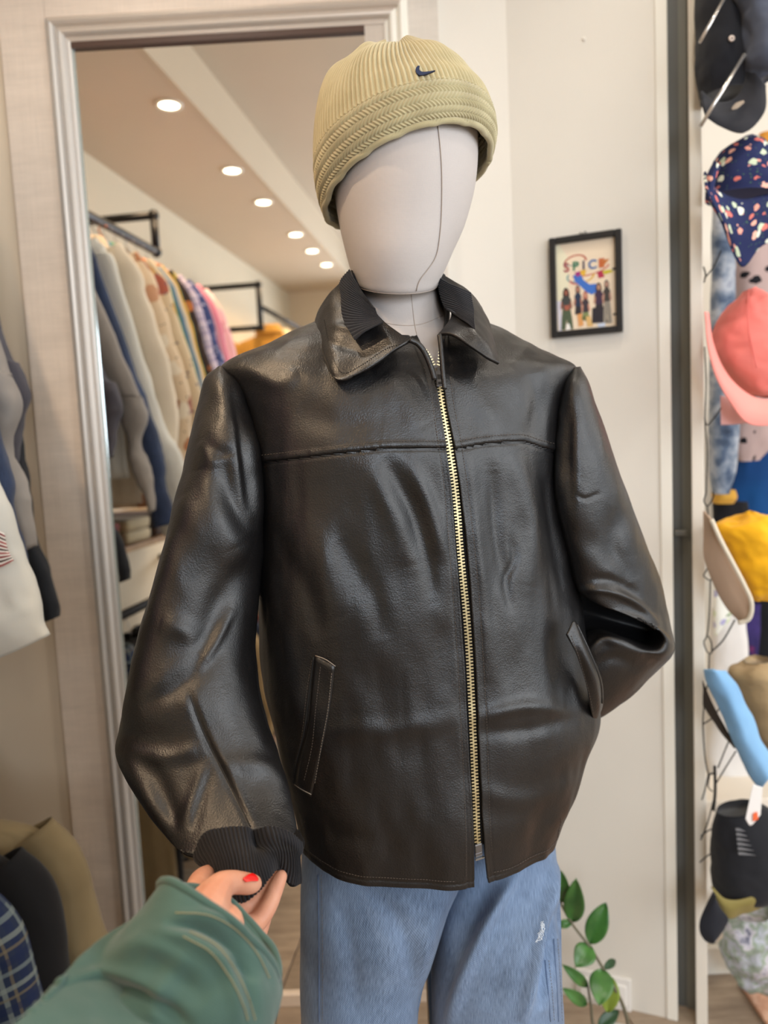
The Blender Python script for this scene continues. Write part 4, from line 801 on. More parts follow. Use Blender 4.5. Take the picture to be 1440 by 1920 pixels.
SV = dict(
 black=[(-20, 700, 1.52, 30, 700, 1.52, .03, .03, 0), (0, 840, 1.51, 40, 830, 1.51, .03, .03, 0), (25, 940, 1.50, 56, 930, 1.50, .025, .03, 0), (42, 1020, 1.50, 70, 1010, 1.50, .022, .02, 0), (62, 1090, 1.49, 92, 1080, 1.49, .022, .02, 0), (80, 1140, 1.49, 107, 1130, 1.49, .022, .02, 0), (88, 1164, 1.49, 108, 1156, 1.49, .018, .02, 0)],
 charcoal=[(-90, 560, 1.46, -15, 590, 1.46, .03, .03, 0), (-55, 620, 1.46, 10, 640, 1.46, .03, .03, 0), (-20, 690, 1.45, 38, 682, 1.45, .03, .03, 0), (0, 740, 1.45, 56, 738, 1.45, .03, .03, 0), (5, 790, 1.45, 46, 790, 1.45, .025, .03, 0), (10, 830, 1.45, 38, 830, 1.45, .02, .02, 0), (22, 872, 1.45, 32, 866, 1.45, .012, .012, 0)],
 grey=[(-110, 560, 1.38, -30, 600, 1.37, .03, .03, 0), (-80, 660, 1.36, 5, 660, 1.36, .03, .03, 0), (-50, 710, 1.35, 22, 705, 1.35, .03, .03, 0), (-40, 765, 1.35, 37, 755, 1.35, .03, .03, 0), (-20, 815, 1.35, 20, 830, 1.35, .025, .03, 0), (-8, 880, 1.35, 34, 880, 1.35, .025, .03, 0), (14, 950, 1.35, 52, 930, 1.35, .025, .02, 0), (34, 985, 1.35, 60, 970, 1.35, .022, .02, 0), (44, 1032, 1.35, 66, 1024, 1.35, .02, .02, 0)],
 navy=[(-190, 520, 1.29, -100, 560, 1.29, .03, .03, 0), (-130, 640, 1.28, -50, 660, 1.28, .03, .03, 0), (-90, 780, 1.27, -12, 780, 1.27, .03, .03, 0), (-50, 880, 1.27, 14, 870, 1.27, .03, .03, 0), (-30, 960, 1.27, 27, 950, 1.27, .03, .03, 0), (-20, 1040, 1.27, 40, 1020, 1.27, .03, .02, 0), (-10, 1100, 1.27, 50, 1085, 1.27, .03, .02, 0)],
 white=[(-260, 560, 1.20, -130, 600, 1.20, .03, .03, 0), (-220, 700, 1.19, -75, 720, 1.19, .03, .03, 0), (-160, 860, 1.18, -18, 860, 1.18, .035, .03, 0), (-125, 960, 1.17, 14, 940, 1.17, .035, .03, 0), (-100, 1040, 1.17, 38, 1020, 1.17, .035, .03, 0), (-85, 1120, 1.17, 62, 1090, 1.17, .035, .03, 0), (-70, 1190, 1.16, 78, 1145, 1.16, .035, .03, 0), (-60, 1260, 1.16, 93, 1190, 1.16, .03, .03, 0)])
NAVYD = m_denim('navy_denim', '34486f', '101a34'); WHITEC = m_cloth('white_cotton', 'd9d8d0', var=.05, vs=4)
garment(-1.29, 1.70, RZ, m_cloth('black_cotton', '1d2026'), 'black jacket on the upper rail, hung nearest to the mirror frame', 'jacket', UP, seed=1, px_sleeve=(SV['black'], 1), ln=.6)
garment(-1.29, 1.77, RZ, m_cloth('charcoal_wool', '5a5860', '48464e'), 'charcoal wool shirt whose elbow juts out beside the mirror panel', 'shirt', UP, seed=2, px_sleeve=(SV['charcoal'], 1))
garment(-1.29, 1.86, RZ, m_cloth('grey_brushed_cotton', 'a09a94', '8b8580'), 'grey brushed cotton shirt with long cuff, left edge between charcoal and navy', 'shirt', UP, seed=3, px_sleeve=(SV['grey'], 1))
garment(-1.29, 1.94, RZ, NAVYD, 'navy blue denim shirt with a buttoned cuff, on the upper rail', 'shirt', UP, seed=4, px_sleeve=(SV['navy'], 1), cuff=NAVYD, ln=.66, sl=.6)
wg_ = garment(-1.29, 2.04, RZ, WHITEC, 'off-white cotton shirt with patterned side tape at the left edge', 'shirt', UP, seed=5, px_sleeve=(SV['white'], 1), ln=.72, hw=.22, flare=.08, sr=.07)
lab = patch([[(-30, 985, 1.133), (-8, 992, 1.134), (8, 1000, 1.136)], [(-28, 1020, 1.131), (-4, 1026, 1.132), (14, 1030, 1.134)], [(-20, 1068, 1.13), (2, 1064, 1.131), (25, 1052, 1.133)]], 8, 12)
grid('patterned_tape', lab, m_stripe('tape_print', ['efe9e2', '8c3b3a', 'efe9e2', '5a4a44', 'efe9e2', 'b5605c'], .019, 1), wg_, flip=orient(lab, toward(lab)), thick=.002)
PR = [
 (2.12, m_cloth('ivory_shirt', 'e6d9c4'), 'ivory shirt behind the navy denim shirt in the mirror', None, 'shirt', .70),
 (2.22, m_blotch('floral_cream', 'ddc7aa', ['b07a58', '8a6f5c', 'c99a7a', 'e8dcc8', '9c5a4c'], 16, .42, detail='7d6a5c'), 'cream shirt with large brown and rust flower print', None, 'shirt', .72),
 (2.32, m_blotch('map_beige', 'd6c3a4', ['c9a05c', '8c7c88', 'b8a888', 'a8604f'], 11, .45, detail='6d6270'), 'beige shirt with map-like yellow and mauve print', None, 'shirt', .72),
 (2.41, m_stripe('green_gold', ['3f8a6a', '3f8a6a', 'd9a23c', 'd8d0c0', '6d8fb0'], .05, 0), 'green and gold striped shirt in the mirror', None, 'shirt', .68),
 (2.48, m_blotch('brown_print', '3a2a24', ['8a5030', 'c07038', '241c1c', '5a4a3c', 'b8a030'], 22, .4), 'dark brown and orange printed shirt in the mirror', None, 'shirt', .68),
 (2.56, m_plaid('lilac_check', 'cbb8c8', [(.2, .2, '8c86ac'), (.6, .1, 'e8dce4'), (.85, .08, '6f7fa8')], (.05, .05)), 'lilac checked shirt beside the brown print one', None, 'shirt', .68),
 (2.64, m_blotch('navy_dots', '3f4a78', ['c8c4d8', '8a90b8'], 60, .3), 'navy shirt with small pale dots in the mirror', None, 'shirt', .66),
 (2.72, m_stripe('pink_stripe', ['e07f94', 'e6a0ac', 'd86f88', 'f0c0c4'], .06, 0), 'bright pink striped shirt in the mirror', None, 'shirt', .68),
 (2.81, m_blotch('pale_pink', 'eab4b8', ['f2d4cc', 'd98a98', 'f0c8b8'], 14, .45), 'pale pink mottled shirt, last before the first pipe bracket', None, 'shirt', .68),
]
for k, (t_, m_, lb, x, c_, l_) in enumerate(PR): garment(-1.29, t_, RZ, m_, lb, c_, UP, seed=10+k, ln=l_+.1, flare=.10, sl=.74, sr=.05, th=.03)
# orange hanger
fo = Fr(RM((-1.29, 2.445, RZ-.115)), RX, RY); oh = empty('clothes_hanger', fo((0, 0, 0)), 'bright orange plastic hanger among the shirts in the mirror', 'hanger')
tubeobj('shoulder_bar', cr(np.array([fo(p) for p in ((-.2, 0, -.05), (-.1, 0, -.01), (0, 0, .012), (.1, 0, -.01), (.2, 0, -.05))]), 18), .010, m_plain('orange_plastic', 'e8822a', .4), oh)
tubeobj('hook', cr(np.array([fo(p) for p in ((0, 0, .01), (0, 0, .06), (-.014, 0, .09), (0, 0, .112), (.016, 0, .10))]), 14), .003, m_plain('orange_hook', 'e8822a', .4), oh, 6)
# rails and pipe brackets
def pipe(name, pts, r, parent, mat=DARKM): return tubeobj(name, np.array([RM(p) for p in pts]), r, mat, parent, 12)
def elbow(p, parent, r=.022):
    c = RM(p); G = np.array([[c+r*np.array([math.cos(q)*math.sin(f), math.sin(q)*math.sin(f), math.cos(f)]) for q in np.linspace(0, 6.283, 12, endpoint=False)] for f in np.linspace(.05, 3.09, 8)]); grid('elbow', G, DARKM, parent, cu=True, flip=orient(G, outward(G)), capA=True, capB=True)
r1 = empty('clothes_rail', RM((-1.29, 2.2, RZ)), 'black pipe clothes rail nearest the mirror, packed with shirts', 'rail')
pipe('rail_bar', [(-1.29, 1.56, RZ), (-1.29, 2.86, RZ)], .016, r1); pipe('drop_pipe', [(-1.29, 2.86, RZ), (-1.29, 2.86, 2.27)], .016, r1); pipe('wall_arm', [(-1.29, 2.86, 2.27), (-1.64, 2.86, 2.27)], .016, r1); elbow((-1.29, 2.86, RZ), r1); elbow((-1.29, 2.86, 2.27), r1); pipe('wall_arm', [(-1.29, 1.60, RZ), (-1.64, 1.60, RZ)], .016, r1)
r2 = empty('clothes_rail', RM((-1.29, 4.8, 2.14)), 'farther black pipe clothes rail with a square end bracket, in the mirror', 'rail')
pipe('rail_bar', [(-1.29, 4.18, 2.14), (-1.29, 5.9, 2.14)], .014, r2); pipe('wall_arm', [(-1.29, 4.18, 2.26), (-1.64, 4.18, 2.26)], .016, r2); pipe('drop_pipe', [(-1.29, 4.18, 2.26), (-1.29, 4.18, 2.02)], .016, r2); pipe('wall_arm', [(-1.29, 4.18, 2.02), (-1.64, 4.18, 2.02)], .016, r2); elbow((-1.29, 4.18, 2.26), r2); elbow((-1.29, 4.18, 2.02), r2); pipe('wall_arm', [(-1.29, 5.9, 2.14), (-1.64, 5.9, 2.14)], .016, r2)
for k, (c1, lb) in enumerate((('d9a24a', 'mustard shirt, first on the far rail'), ('e8d9b0', 'cream shirt, second on the far rail'), ('dcc088', 'sand coloured shirt on the far rail'), ('c98f3c', 'ochre shirt on the far rail'), ('efe4c8', 'pale cream shirt on the far rail'), ('b8905c', 'tan shirt, last on the far rail'))):
    garment(-1.29, 4.34+k*.2, 2.14, m_cloth('far_cloth_'+c1, c1), lb, 'shirt', 'shirts on the far rail', seed=30+k, flare=.03)
# lower rail
q = P(85, 1560, 1.35)-RO; aL = q@RX-.235; LZ = q[2]+.19; tL = q@RY
r3 = empty('clothes_rail', RM((aL, 2.5, LZ)), 'lower black clothes rail with coats at the bottom left', 'rail')
pipe('rail_bar', [(aL, tL-.22, LZ), (aL, tL+1.5, LZ)], .015, r3); pipe('wall_arm', [(aL, tL-.22, LZ), (-1.64, tL-.22, LZ)], .015, r3); pipe('wall_arm', [(aL, tL+1.5, LZ), (-1.64, tL+1.5, LZ)], .015, r3)
LO = 'coats and jackets on the lower left rail'
PL = m_plaid('tartan', '2b344a', [(.12, .10, '8c948c'), (.32, .06, '7a6f58'), (.55, .16, '222c4c'), (.8, .10, '7f8a88')], (.075, .075))
LW = [(0, m_cloth('khaki_coat', '93815f', '7f6e50'), 'khaki beige coat hanging on the lower rail, bottom left', 'coat', .235, None), (.085, m_cloth('black_coat', '1c1b1c'), 'black jacket between the khaki coat and the checked shirt', 'jacket', .215, None), (.20, PL, 'navy and grey checked shirt at the bottom left', 'shirt', .20, None), (.33, m_leather('aubergine_leather'), 'dark plum leather jacket at the bottom left corner', 'jacket', .20, None),
      (.46, m_cloth('black_suit', '18181b'), 'black wool jacket on the lower rail, only in the mirror', 'jacket', .22, None), (.56, m_cloth('brown_suede', '6a4a34'), 'brown suede jacket on the lower rail in the mirror', 'jacket', .22, None), (.66, m_cloth('black_suit2', '121214'), 'black cotton jacket behind the brown suede one', 'jacket', .22, None), (.77, m_cloth('tan_coat', 'a88c62'), 'tan coat farther along the lower rail', 'coat', .22, None), (.88, m_cloth('dark_navy', '20283a'), 'dark navy jacket farther along the lower rail', 'jacket', .22, None), (1.0, m_cloth('rust_shirt', '7c3a2c'), 'rust red jacket on the lower rail in the mirror', 'jacket', .22, None), (1.12, m_cloth('stone_shirt', 'b0a084'), 'stone jacket on the lower rail in the mirror', 'jacket', .22, None), (1.26, m_cloth('mustard_coat', 'b8862c'), 'mustard yellow coat at the far end of the lower rail', 'coat', .24, None)]
for k, (dt, m_, lb, c_, hw_, x) in enumerate(LW): garment(aL+(0 if k == 0 else -.004*k if k < 4 else 0), tL+dt, LZ-(.0 if k != 1 else .01), m_, lb, c_, LO, ln=LZ-.20 if k < 4 else .6, hw=hw_, sl=.44, flare=.09 if k in (0, 2) else .05, seed=50+k, th=.038)
# shelf with folded clothes between the two rails
sh = tag(bx('shelf', RM, (-1.635, 2.0, LZ+.16), (-1.30, 3.3, LZ+.18), m_wood('shelf_board', '8a6a48', 'b08c62'), None, .002), 'wooden shelf with folded clothes between upper and lower rails', 'shelf'); setp(sh)
for k, (c1, nme) in enumerate((('9c8a66', 'olive beige'), ('7c3530', 'dark red'), ('b8a684', 'pale beige'), ('4c3c34', 'dark brown'), ('a89878', 'stone'))):
    for j in range(2):
        G = Fr(RM((-1.46, 2.12+k*.24, LZ+.18)), RX, RY); V, Fs = boxdata((-.14, -.10, .002+j*.045), (.14, .10, .045+j*.045), .016); V = V+.004*fbm(V*20+k*3+j, 2)[:, None]*np.array([1, 1, .3]); o = mesh('folded_jumper', G(V), [f[::-1] for f in Fs], m_cloth('fold_%d_%d' % (k, j), c1, var=.2+.1*j), None)
        tag(o, '%s folded jumper %s its pile on the shelf in the mirror' % (nme, 'on top of' if j else 'at the bottom of'), 'jumper', 'folded jumpers on the shelf')
# ================================================================ person: hand and green jacket sleeve
ps = empty('person', P(410, 1760, .56), 'person reaching in with a red nailed hand and dark green sleeve, holding the knit cuff', 'person')
def chain(pts, n=12, k=5):
    A = cr(np.array([[*P(a, b, Y), r] for a, b, Y, r in pts]), k*(len(pts)-1)+1); T = np.gradient(A[:, :3], axis=0); T /= np.linalg.norm(T, axis=1, keepdims=True)
    pre = [np.r_[A[0, :3]-T[0]*A[0, 3]*math.sin(f), A[0, 3]*math.cos(f)] for f in (1.5, 1.1, .6)]; post = [np.r_[A[-1, :3]+T[-1]*A[-1, 3]*math.sin(f), A[-1, 3]*math.cos(f)] for f in (.6, 1.1, 1.5)]
    A = np.array(pre+list(A)+post); G = tube(A[:, :3], A[:, 3], n); I = np.arange(len(A)*n).reshape(-1, n); f = []
    for i in range(len(A)-1):
        for j in range(n): f.append([int(I[i, j]), int(I[i, (j+1) % n]), int(I[i+1, (j+1) % n]), int(I[i+1, j])])
    f.append([int(x) for x in I[0][::-1]]); f.append([int(x) for x in I[-1]]); return G.reshape(-1, 3), f
HD = [chain([(340, 1812, .535, .022), (366, 1764, .562, .021), (386, 1724, .584, .0195)]), chain([(378, 1825, .535, .021), (404, 1775, .565, .020), (420, 1738, .588, .0185)]),
      chain([(372, 1735, .572, .021), (392, 1696, .590, .0185), (413, 1664, .606, .0128), (432, 1655, .618, .0104), (448, 1655, .628, .0098), (464, 1657, .638, .0094), (474, 1657, .644, .0085)]),
      chain([(372, 1722, .59, .018), (366, 1690, .615, .0125), (376, 1652, .650, .0105), (400, 1640, .69, .0095), (430, 1650, .71, .0085), (455, 1660, .715, .0075)]),
      chain([(395, 1725, .59, .018), (412, 1712, .635, .0135), (452, 1706, .664, .0098), (486, 1680, .678, .0088), (508, 1655, .690, .0076), (517, 1645, .694, .0066)]),
      chain([(405, 1745, .585, .018), (436, 1738, .625, .0135), (474, 1735, .650, .0100), (500, 1704, .664, .0090), (516, 1668, .676, .0080), (526, 1644, .684, .0068)]),
      chain([(405, 1765, .575, .017), (436, 1768, .61, .0125), (468, 1778, .64, .0092), (484, 1752, .665, .0082), (497, 1722, .675, .0066)]),
      chain([(385, 1700, .60, .014), (410, 1712, .615, .014), (430, 1740, .61, .014)])]
V, Fs = join(HD); sk = NT('skin'); vv = sk.co(); cc_ = sk.mix(sk.ramp(sk.noise(vv, 45, 3), [(.35, (0, 0, 0)), (.7, (1, 1, 1))]), lin('c48a70'), lin('d09a80'))
sk.fin(cc_, .48, nrm=sk.bump(sk.math('ADD', sk.noise(vv, 700, 3), sk.noise(sk.co('Object', (1, 1, 3)), 160, 2)), .25, .0006), spec=.4); sk.b.inputs['Subsurface Weight'].default_value = .12; sk.b.inputs['Subsurface Radius'].default_value = (.01, .004, .002); sk.b.inputs['Subsurface Scale'].default_value = .6
ho = mesh('hand', V, Fs, sk.m, None); m_ = ho.modifiers.new('r', 'REMESH'); m_.mode = 'VOXEL'; m_.voxel_size = .0014; m_ = ho.modifiers.new('s', 'SMOOTH'); m_.factor = .6; m_.iterations = 7
bpy.context.view_layer.update(); me = bpy.data.meshes.new_from_object(ho.evaluated_get(bpy.context.evaluated_depsgraph_get())); bpy.data.objects.remove(ho)
me.materials.clear(); me.materials.append(sk.m); me.polygons.foreach_set('use_smooth', [True]*len(me.polygons)); ho = bpy.data.objects.new('hand', me); COL.objects.link(ho); ho.parent = ps; ho.matrix_parent_inverse = PINV[ps.name]
co_ = np.empty(len(me.vertices)*3); me.vertices.foreach_get('co', co_); co_ = co_.reshape(-1, 3)
def surf_at(px, py, off=0.0):
    x, y = proj(co_); d = (x-px)**2+(y-py)**2; near = d < 16; k = np.where(near)[0] if near.any() else np.array([np.argmin(d)]); r = co_[k]; i = k[np.argmin(((r-CAM)**2).sum(1))]; dd = ray(px, py); dd /= np.linalg.norm(dd); return CAM+dd*(np.linalg.norm(co_[i]-CAM)-off)
RED = m_plain('red_varnish', 'e8140c', .12, spec=.7, coat=1.0)
nc = [[(459, 1645), (465, 1639), (473, 1637), (479, 1639), (483, 1644)], [(458, 1649), (465, 1645), (473, 1643), (480, 1644), (485, 1648)], [(462, 1654), (468, 1653), (474, 1652), (480, 1652), (484, 1652)]]
g = np.array([[surf_at(a, b, .0012) for a, b in r] for r in nc]); g = (g+cr(g[:, ::2], 5, 1))/2
ax = P(484, 1647, .64)-P(458, 1647, .64); 
for i in range(3):
    for j in range(5): pass
g = cr(cr(g, 12, 0), 16, 1); grid('thumb_nail', g, RED, ps, flip=orient(g, toward(g)), thick=.0012)
GRN = m_cloth('green_brushed_cotton', '44605a', '37514b', weave=1500, rough=.9, var=.1, st=.3, sheen=.25, vs=9)
GS = [(312, 1690, .560, 517, 1838, .545, .042, .045, -.062), (303, 1697, .556, 523, 1856, .540, .048, .050, -.060), (284, 1708, .548, 522, 1884, .530, .054, .052, -.052), (252, 1730, .535, 512, 1925, .515, .056, .052, -.036), (205, 1762, .515, 500, 1990, .490, .058, .055, 0), (150, 1808, .485, 492, 2060, .455, .060, .055, 0), (88, 1872, .45, 488, 2150, .415, .060, .055, 0), (10, 1945, .41, 485, 2280, .375, .060, .055, 0), (-110, 2060, .36, 480, 2480, .33, .058, .055, 0), (-330, 2300, .29, 480, 2850, .27, .056, .05, 0)]
th = np.linspace(0, 2*np.pi, 260, endpoint=False); G = loft(GS, 300, th, 2.2); N = outward(G); G = G+N*(fbm(G*np.array([18, 18, 18])+9, 3)*.0030)[..., None]
for c in [([(320, 1735), (380, 1740), (440, 1775), (475, 1830)], 9, -.008), ([(330, 1715), (400, 1720), (460, 1760), (505, 1820)], 12, .004), ([(290, 1745), (350, 1760), (410, 1800), (440, 1870), (445, 1915)], 14, .006), ([(270, 1800), (330, 1830), (390, 1880)], 26, -.006), ([(120, 1860), (220, 1850), (310, 1890), (350, 1920)], 12, -.008), ([(140, 1838), (230, 1830), (320, 1860)], 16, .005), ([(440, 1800), (470, 1850), (480, 1910)], 8, -.004), ([(350, 1790), (300, 1860), (290, 1915)], 20, .004), ([(180, 1820), (260, 1770), (330, 1790)], 20, .004)]: G = crease(G, N, *c)
N = outward(G); G_SLEEVE = G[-1]; grid('jacket_sleeve', G, GRN, ps, cu=True, flip=orient(G, N), thick=.003)
tubeobj('cuff_hem', np.concatenate([G[0][::5], G[0][:1]]), .0032, GRN, ps, 8)
GT = m_plain('olive_gold_thread', '8d8768', .6)
for L in ([(330, 1712), (390, 1716), (440, 1742), (480, 1786), (505, 1836)], [(356, 1748), (408, 1776), (446, 1830), (468, 1880), (478, 1915)], [(344, 1756), (396, 1786), (434, 1838), (456, 1888), (464, 1915)]): stitches('stitching', G, N, L, GT, ps, 6.0, .6, .0006, .0004)
# unseen photographer's body, added behind the phone to darken the lower jacket's reflections
def wchain(pts, n=16, k=6, sq=1.0):
    A = cr(np.array(pts, float), k*(len(pts)-1)+1); G = tube(A[:, :3], A[:, 3], n)
    if sq != 1.0: G[..., 1] = A[:, None, 1]+(G[..., 1]-A[:, None, 1])*sq
    I = np.arange(len(A)*n).reshape(-1, n); f = [[int(I[i, j]), int(I[i, (j+1) % n]), int(I[i+1, (j+1) % n]), int(I[i+1, j])] for i in range(len(A)-1) for j in range(n)]
    return G.reshape(-1, 3), f+[[int(x) for x in I[0][::-1]], [int(x) for x in I[-1]]]
def remeshed(name, parts, mat, vox=.006, it=6):
    V, Fs = join(parts); o = mesh(name, V, Fs, mat, None); m = o.modifiers.new('r', 'REMESH'); m.mode = 'VOXEL'; m.voxel_size = vox; m = o.modifiers.new('s', 'SMOOTH'); m.factor = .6; m.iterations = it
    bpy.context.view_layer.update(); me = bpy.data.meshes.new_from_object(o.evaluated_get(bpy.context.evaluated_depsgraph_get())); bpy.data.objects.remove(o)
    me.materials.clear(); me.materials.append(mat); me.polygons.foreach_set('use_smooth', [True]*len(me.polygons)); o = bpy.data.objects.new(name, me); COL.objects.link(o); o.parent = ps; o.matrix_parent_inverse = PINV[ps.name]; return o
BX, BY = -.07, -.34
sleeve_end = G_SLEEVE.mean(0)
remeshed('jacket_body', [wchain([(BX, BY, .86, .17), (BX, BY, 1.0, .175), (BX, BY, 1.2, .19), (BX, BY, 1.33, .18), (BX, BY, 1.40, .10), (BX, BY, 1.43, .07)], 24, 6, .66), wchain([(BX-.12, BY, 1.35, .07), (BX-.19, BY, 1.31, .072)]), wchain([(BX+.12, BY, 1.35, .07), (BX+.19, BY, 1.31, .072)]),
    wchain([(BX-.17, BY, 1.32, .070), (BX-.20, BY+.06, 1.18, .066), (BX-.17, BY+.22, 1.03, .062), (sleeve_end[0]-.01, sleeve_end[1]-.22, sleeve_end[2]+.03, .062), (sleeve_end[0], sleeve_end[1]+.01, sleeve_end[2], .058)]), wchain([(BX+.18, BY, 1.32, .068), (BX+.24, BY-.02, 1.16, .06), (BX+.24, BY+.04, 1.05, .056), (BX+.20, BY+.14, 1.18, .048), (BX+.15, BY+.20, 1.26, .040)])], GRN)
remeshed('head', [wchain([(BX, BY, 1.36, .05), (BX, BY, 1.44, .052), (BX, BY+.01, 1.48, .06), (BX, BY+.02, 1.53, .078), (BX, BY+.015, 1.59, .084), (BX, BY+.01, 1.64, .078), (BX, BY, 1.68, .04)], 24), wchain([(BX, BY+.085, 1.575, .008), (BX, BY+.11, 1.545, .011)]), wchain([(BX-.082, BY, 1.58, .014), (BX-.084, BY, 1.55, .010)]), wchain([(BX+.082, BY, 1.58, .014), (BX+.084, BY, 1.55, .010)]), wchain([(BX-.02, BY+.09, 1.515, .006), (BX+.02, BY+.09, 1.515, .006)])], sk.m, .004)
remeshed('hair', [wchain([(BX, BY-.03, 1.40, .07), (BX, BY-.035, 1.5, .085), (BX, BY-.02, 1.6, .092), (BX, BY-.01, 1.67, .075), (BX, BY-.01, 1.70, .03)], 20)], m_cloth('brown_hair', '4a3226'), .006)
rh = [wchain([(BX+.15, BY+.20, 1.26, .024), (BX+.13, BY+.24, 1.29, .026), (BX+.115, BY+.255, 1.31, .022)])]
for q in range(4): rh.append(wchain([(BX+.115, BY+.255, 1.30+.014*q, .009), (BX+.095, BY+.270, 1.305+.015*q, .008), (BX+.078, BY+.262, 1.31+.015*q, .0075), (BX+.07, BY+.245, 1.31+.015*q, .007)], 8))
rh.append(wchain([(BX+.125, BY+.235, 1.285, .011), (BX+.105, BY+.225, 1.31, .009), (BX+.09, BY+.225, 1.33, .008)], 8)); remeshed('other_hand', rh, sk.m, .0025, 4)
TRO = m_cloth('dark_trousers', '22242a')
remeshed('trousers', [wchain([(BX, BY, .92, .155), (BX, BY, .84, .165)], 24, 6, .7)]+[wchain([(BX+s_*.085, BY, .86, .090), (BX+s_*.09, BY+.01, .5, .068), (BX+s_*.095, BY-.01, .3, .06), (BX+s_*.10, BY-.02, .06, .05)], 16) for s_ in (-1, 1)], TRO)
for s_ in (-1, 1): V, Fs = boxdata((BX+s_*.10-.045, BY-.10, .001), (BX+s_*.10+.045, BY+.15, .075), .028); mesh('shoe', V, Fs, m_plain('black_shoe_%d' % s_, '151515', .4), ps)
# ================================================================ plant
pl_ = empty('potted_plant', P(1160, 1900, 1.42)*np.array([1, 1, 0]), 'potted plant with glossy oval green leaves beside the jeans', 'plant')
LF = NT('glossy_leaf'); v = LF.co(); LF.fin(LF.ramp(LF.noise(v, 25, 3), [(.3, lin('2c5a26')), (.7, lin('4c7d38'))]), .28, nrm=LF.bump(LF.noise(v, 120, 2), .2, .001), spec=.6)
LFD = m_plain('leaf_dark', '2a4a2c', .35); LFY = m_plain('leaf_yellowing', '86993a', .35); STM = m_plain('stem', '6a6450', .6)
def leaf(b, t_, w, mat, Y0, Y1, curl=.006):
    B, T = P(*b, Y0), P(*t_, Y1); ax = T-B; ln_2 = np.linalg.norm(ax); vw = (B+T)/2-CAM; vw /= np.linalg.norm(vw); sd = np.cross(ax/ln_2, vw); sd /= np.linalg.norm(sd); wm = w*Y0/FPX/2*1.05; nn = np.cross(sd, ax/ln_2)
    if nn@vw > 0: nn = -nn
    G = []
    for s_ in np.linspace(0, 1, 18):
        ww = wm*(math.sin(math.pi*s_**.85)**.75 if 0 < s_ < 1 else 0)+.0003
        G.append([B+ax*s_+sd*ww*u+nn*(curl*math.sin(math.pi*s_)-curl*.9*(1-abs(u))*.7) for u in np.linspace(-1, 1, 9)])
    G = np.array(G); grid('leaf', G, mat, pl_, flip=orient(G, toward(G)), thick=.0008)
for a in (((1053, 1693), (1054, 1636), 30, LF.m, 1.42, 1.40), ((1050, 1665), (1041, 1620), 20, LFD, 1.43, 1.42), ((1074, 1730), (1080, 1649), 38, LF.m, 1.42, 1.38), ((1106, 1770), (1136, 1693), 40, LF.m, 1.42, 1.43), ((1108, 1772), (1080, 1812), 40, LF.m, 1.42, 1.38), ((1072, 1729), (1044, 1736), 15, LF.m, 1.42, 1.42), ((1133, 1816), (1154, 1800), 14, LFD, 1.42, 1.45),
          ((1144, 1830), (1140, 1899), 38, LFY, 1.43, 1.42), ((1130, 1816), (1124, 1884), 44, LF.m, 1.42, 1.36), ((1103, 1850), (1056, 1810), 20, LF.m, 1.41, 1.40), ((1101, 1884), (1056, 1854), 22, LF.m, 1.41, 1.40), ((1122, 1925), (1160, 1895), 24, LFD, 1.42, 1.44)): leaf(*a)
base = P(1160, 1900, 1.42); base = np.array([base[0], base[1], .10])
for L in ([(1044, 1680, 1.42), (1072, 1731, 1.42), (1107, 1777, 1.42), (1132, 1818, 1.42), (1152, 1852, 1.42), (1168, 1885, 1.42), (1178, 1925, 1.42)], [(1102, 1848, 1.41), (1108, 1885, 1.41), (1114, 1925, 1.41)]):
    pts = [P(*p) for p in L]; pts += [pts[-1]*.4+base*.6, base-np.array([0, 0, .02])]; tubeobj('stem', cr(np.array(pts), 40), np.linspace(.0022, .0045, 40), STM, pl_, 8)
bc = base*np.array([1, 1, 0]); G = np.array([[bc+np.array([r*math.cos(q), r*math.sin(q), z]) for q in np.linspace(0, 6.283, 32, endpoint=False)] for r, z in ((.038, .001), (.044, .05), (.050, .095), (.052, .098), (.046, .095), (.044, .08))]); grid('pot', G, m_plain('white_pot', 'd8d4cc', .4), pl_, cu=True, flip=orient(G, outward(G)), capA=True)
G = np.array([[bc+np.array([r*math.cos(q), r*math.sin(q), .082]) for q in np.linspace(0, 6.283, 32, endpoint=False)] for r in (.045, .01)]); grid('soil', G, m_plain('soil', '3a2c22', .95), pl_, cu=True, flip=orient(G, np.broadcast_to([0, 0, 1.], G.shape)), capB=True)
# ================================================================ hats on the cord net, right edge
def hcrown(name, S, mat, parent, e=2.1, amp=.003, seed=0):
    G = loft(S, 60, np.linspace(0, 2*np.pi, 64, endpoint=False), e); N = outward(G); G = G+N*(fbm(G*22+seed, 3)*amp)[..., None]; return grid(name, G, mat, parent, cu=True, flip=orient(G, outward(G)), capA=True, capB=True)
def hpatch(name, A, B, mat, parent, YA=1.5, YB=1.5, bulge=.015, thick=.004, seed=0, mid=3, amp=.0015):
    rows = []
    for u in np.linspace(0, 1, mid+2):
        rows.append([(a[0]*(1-u)+b[0]*u, a[1]*(1-u)+b[1]*u, YA*(1-u)+YB*u-bulge*math.sin(math.pi*u)) for a, b in zip(A, B)])
    g = patch(rows, 40, 24); N = toward(g); g = g+N*(fbm(g*26+seed, 2)*amp)[..., None]; return grid(name, g, mat, parent, flip=orient(g, toward(g)), thick=thick)
HG_ = 'hats hung on the cord net'
h = empty('bucket_hat', P(1375, 150, 1.5), 'large black bucket hat with small eyelet, topmost at the right edge', 'hat', HG_); BC = m_cloth('black_twill', '1b1c22')
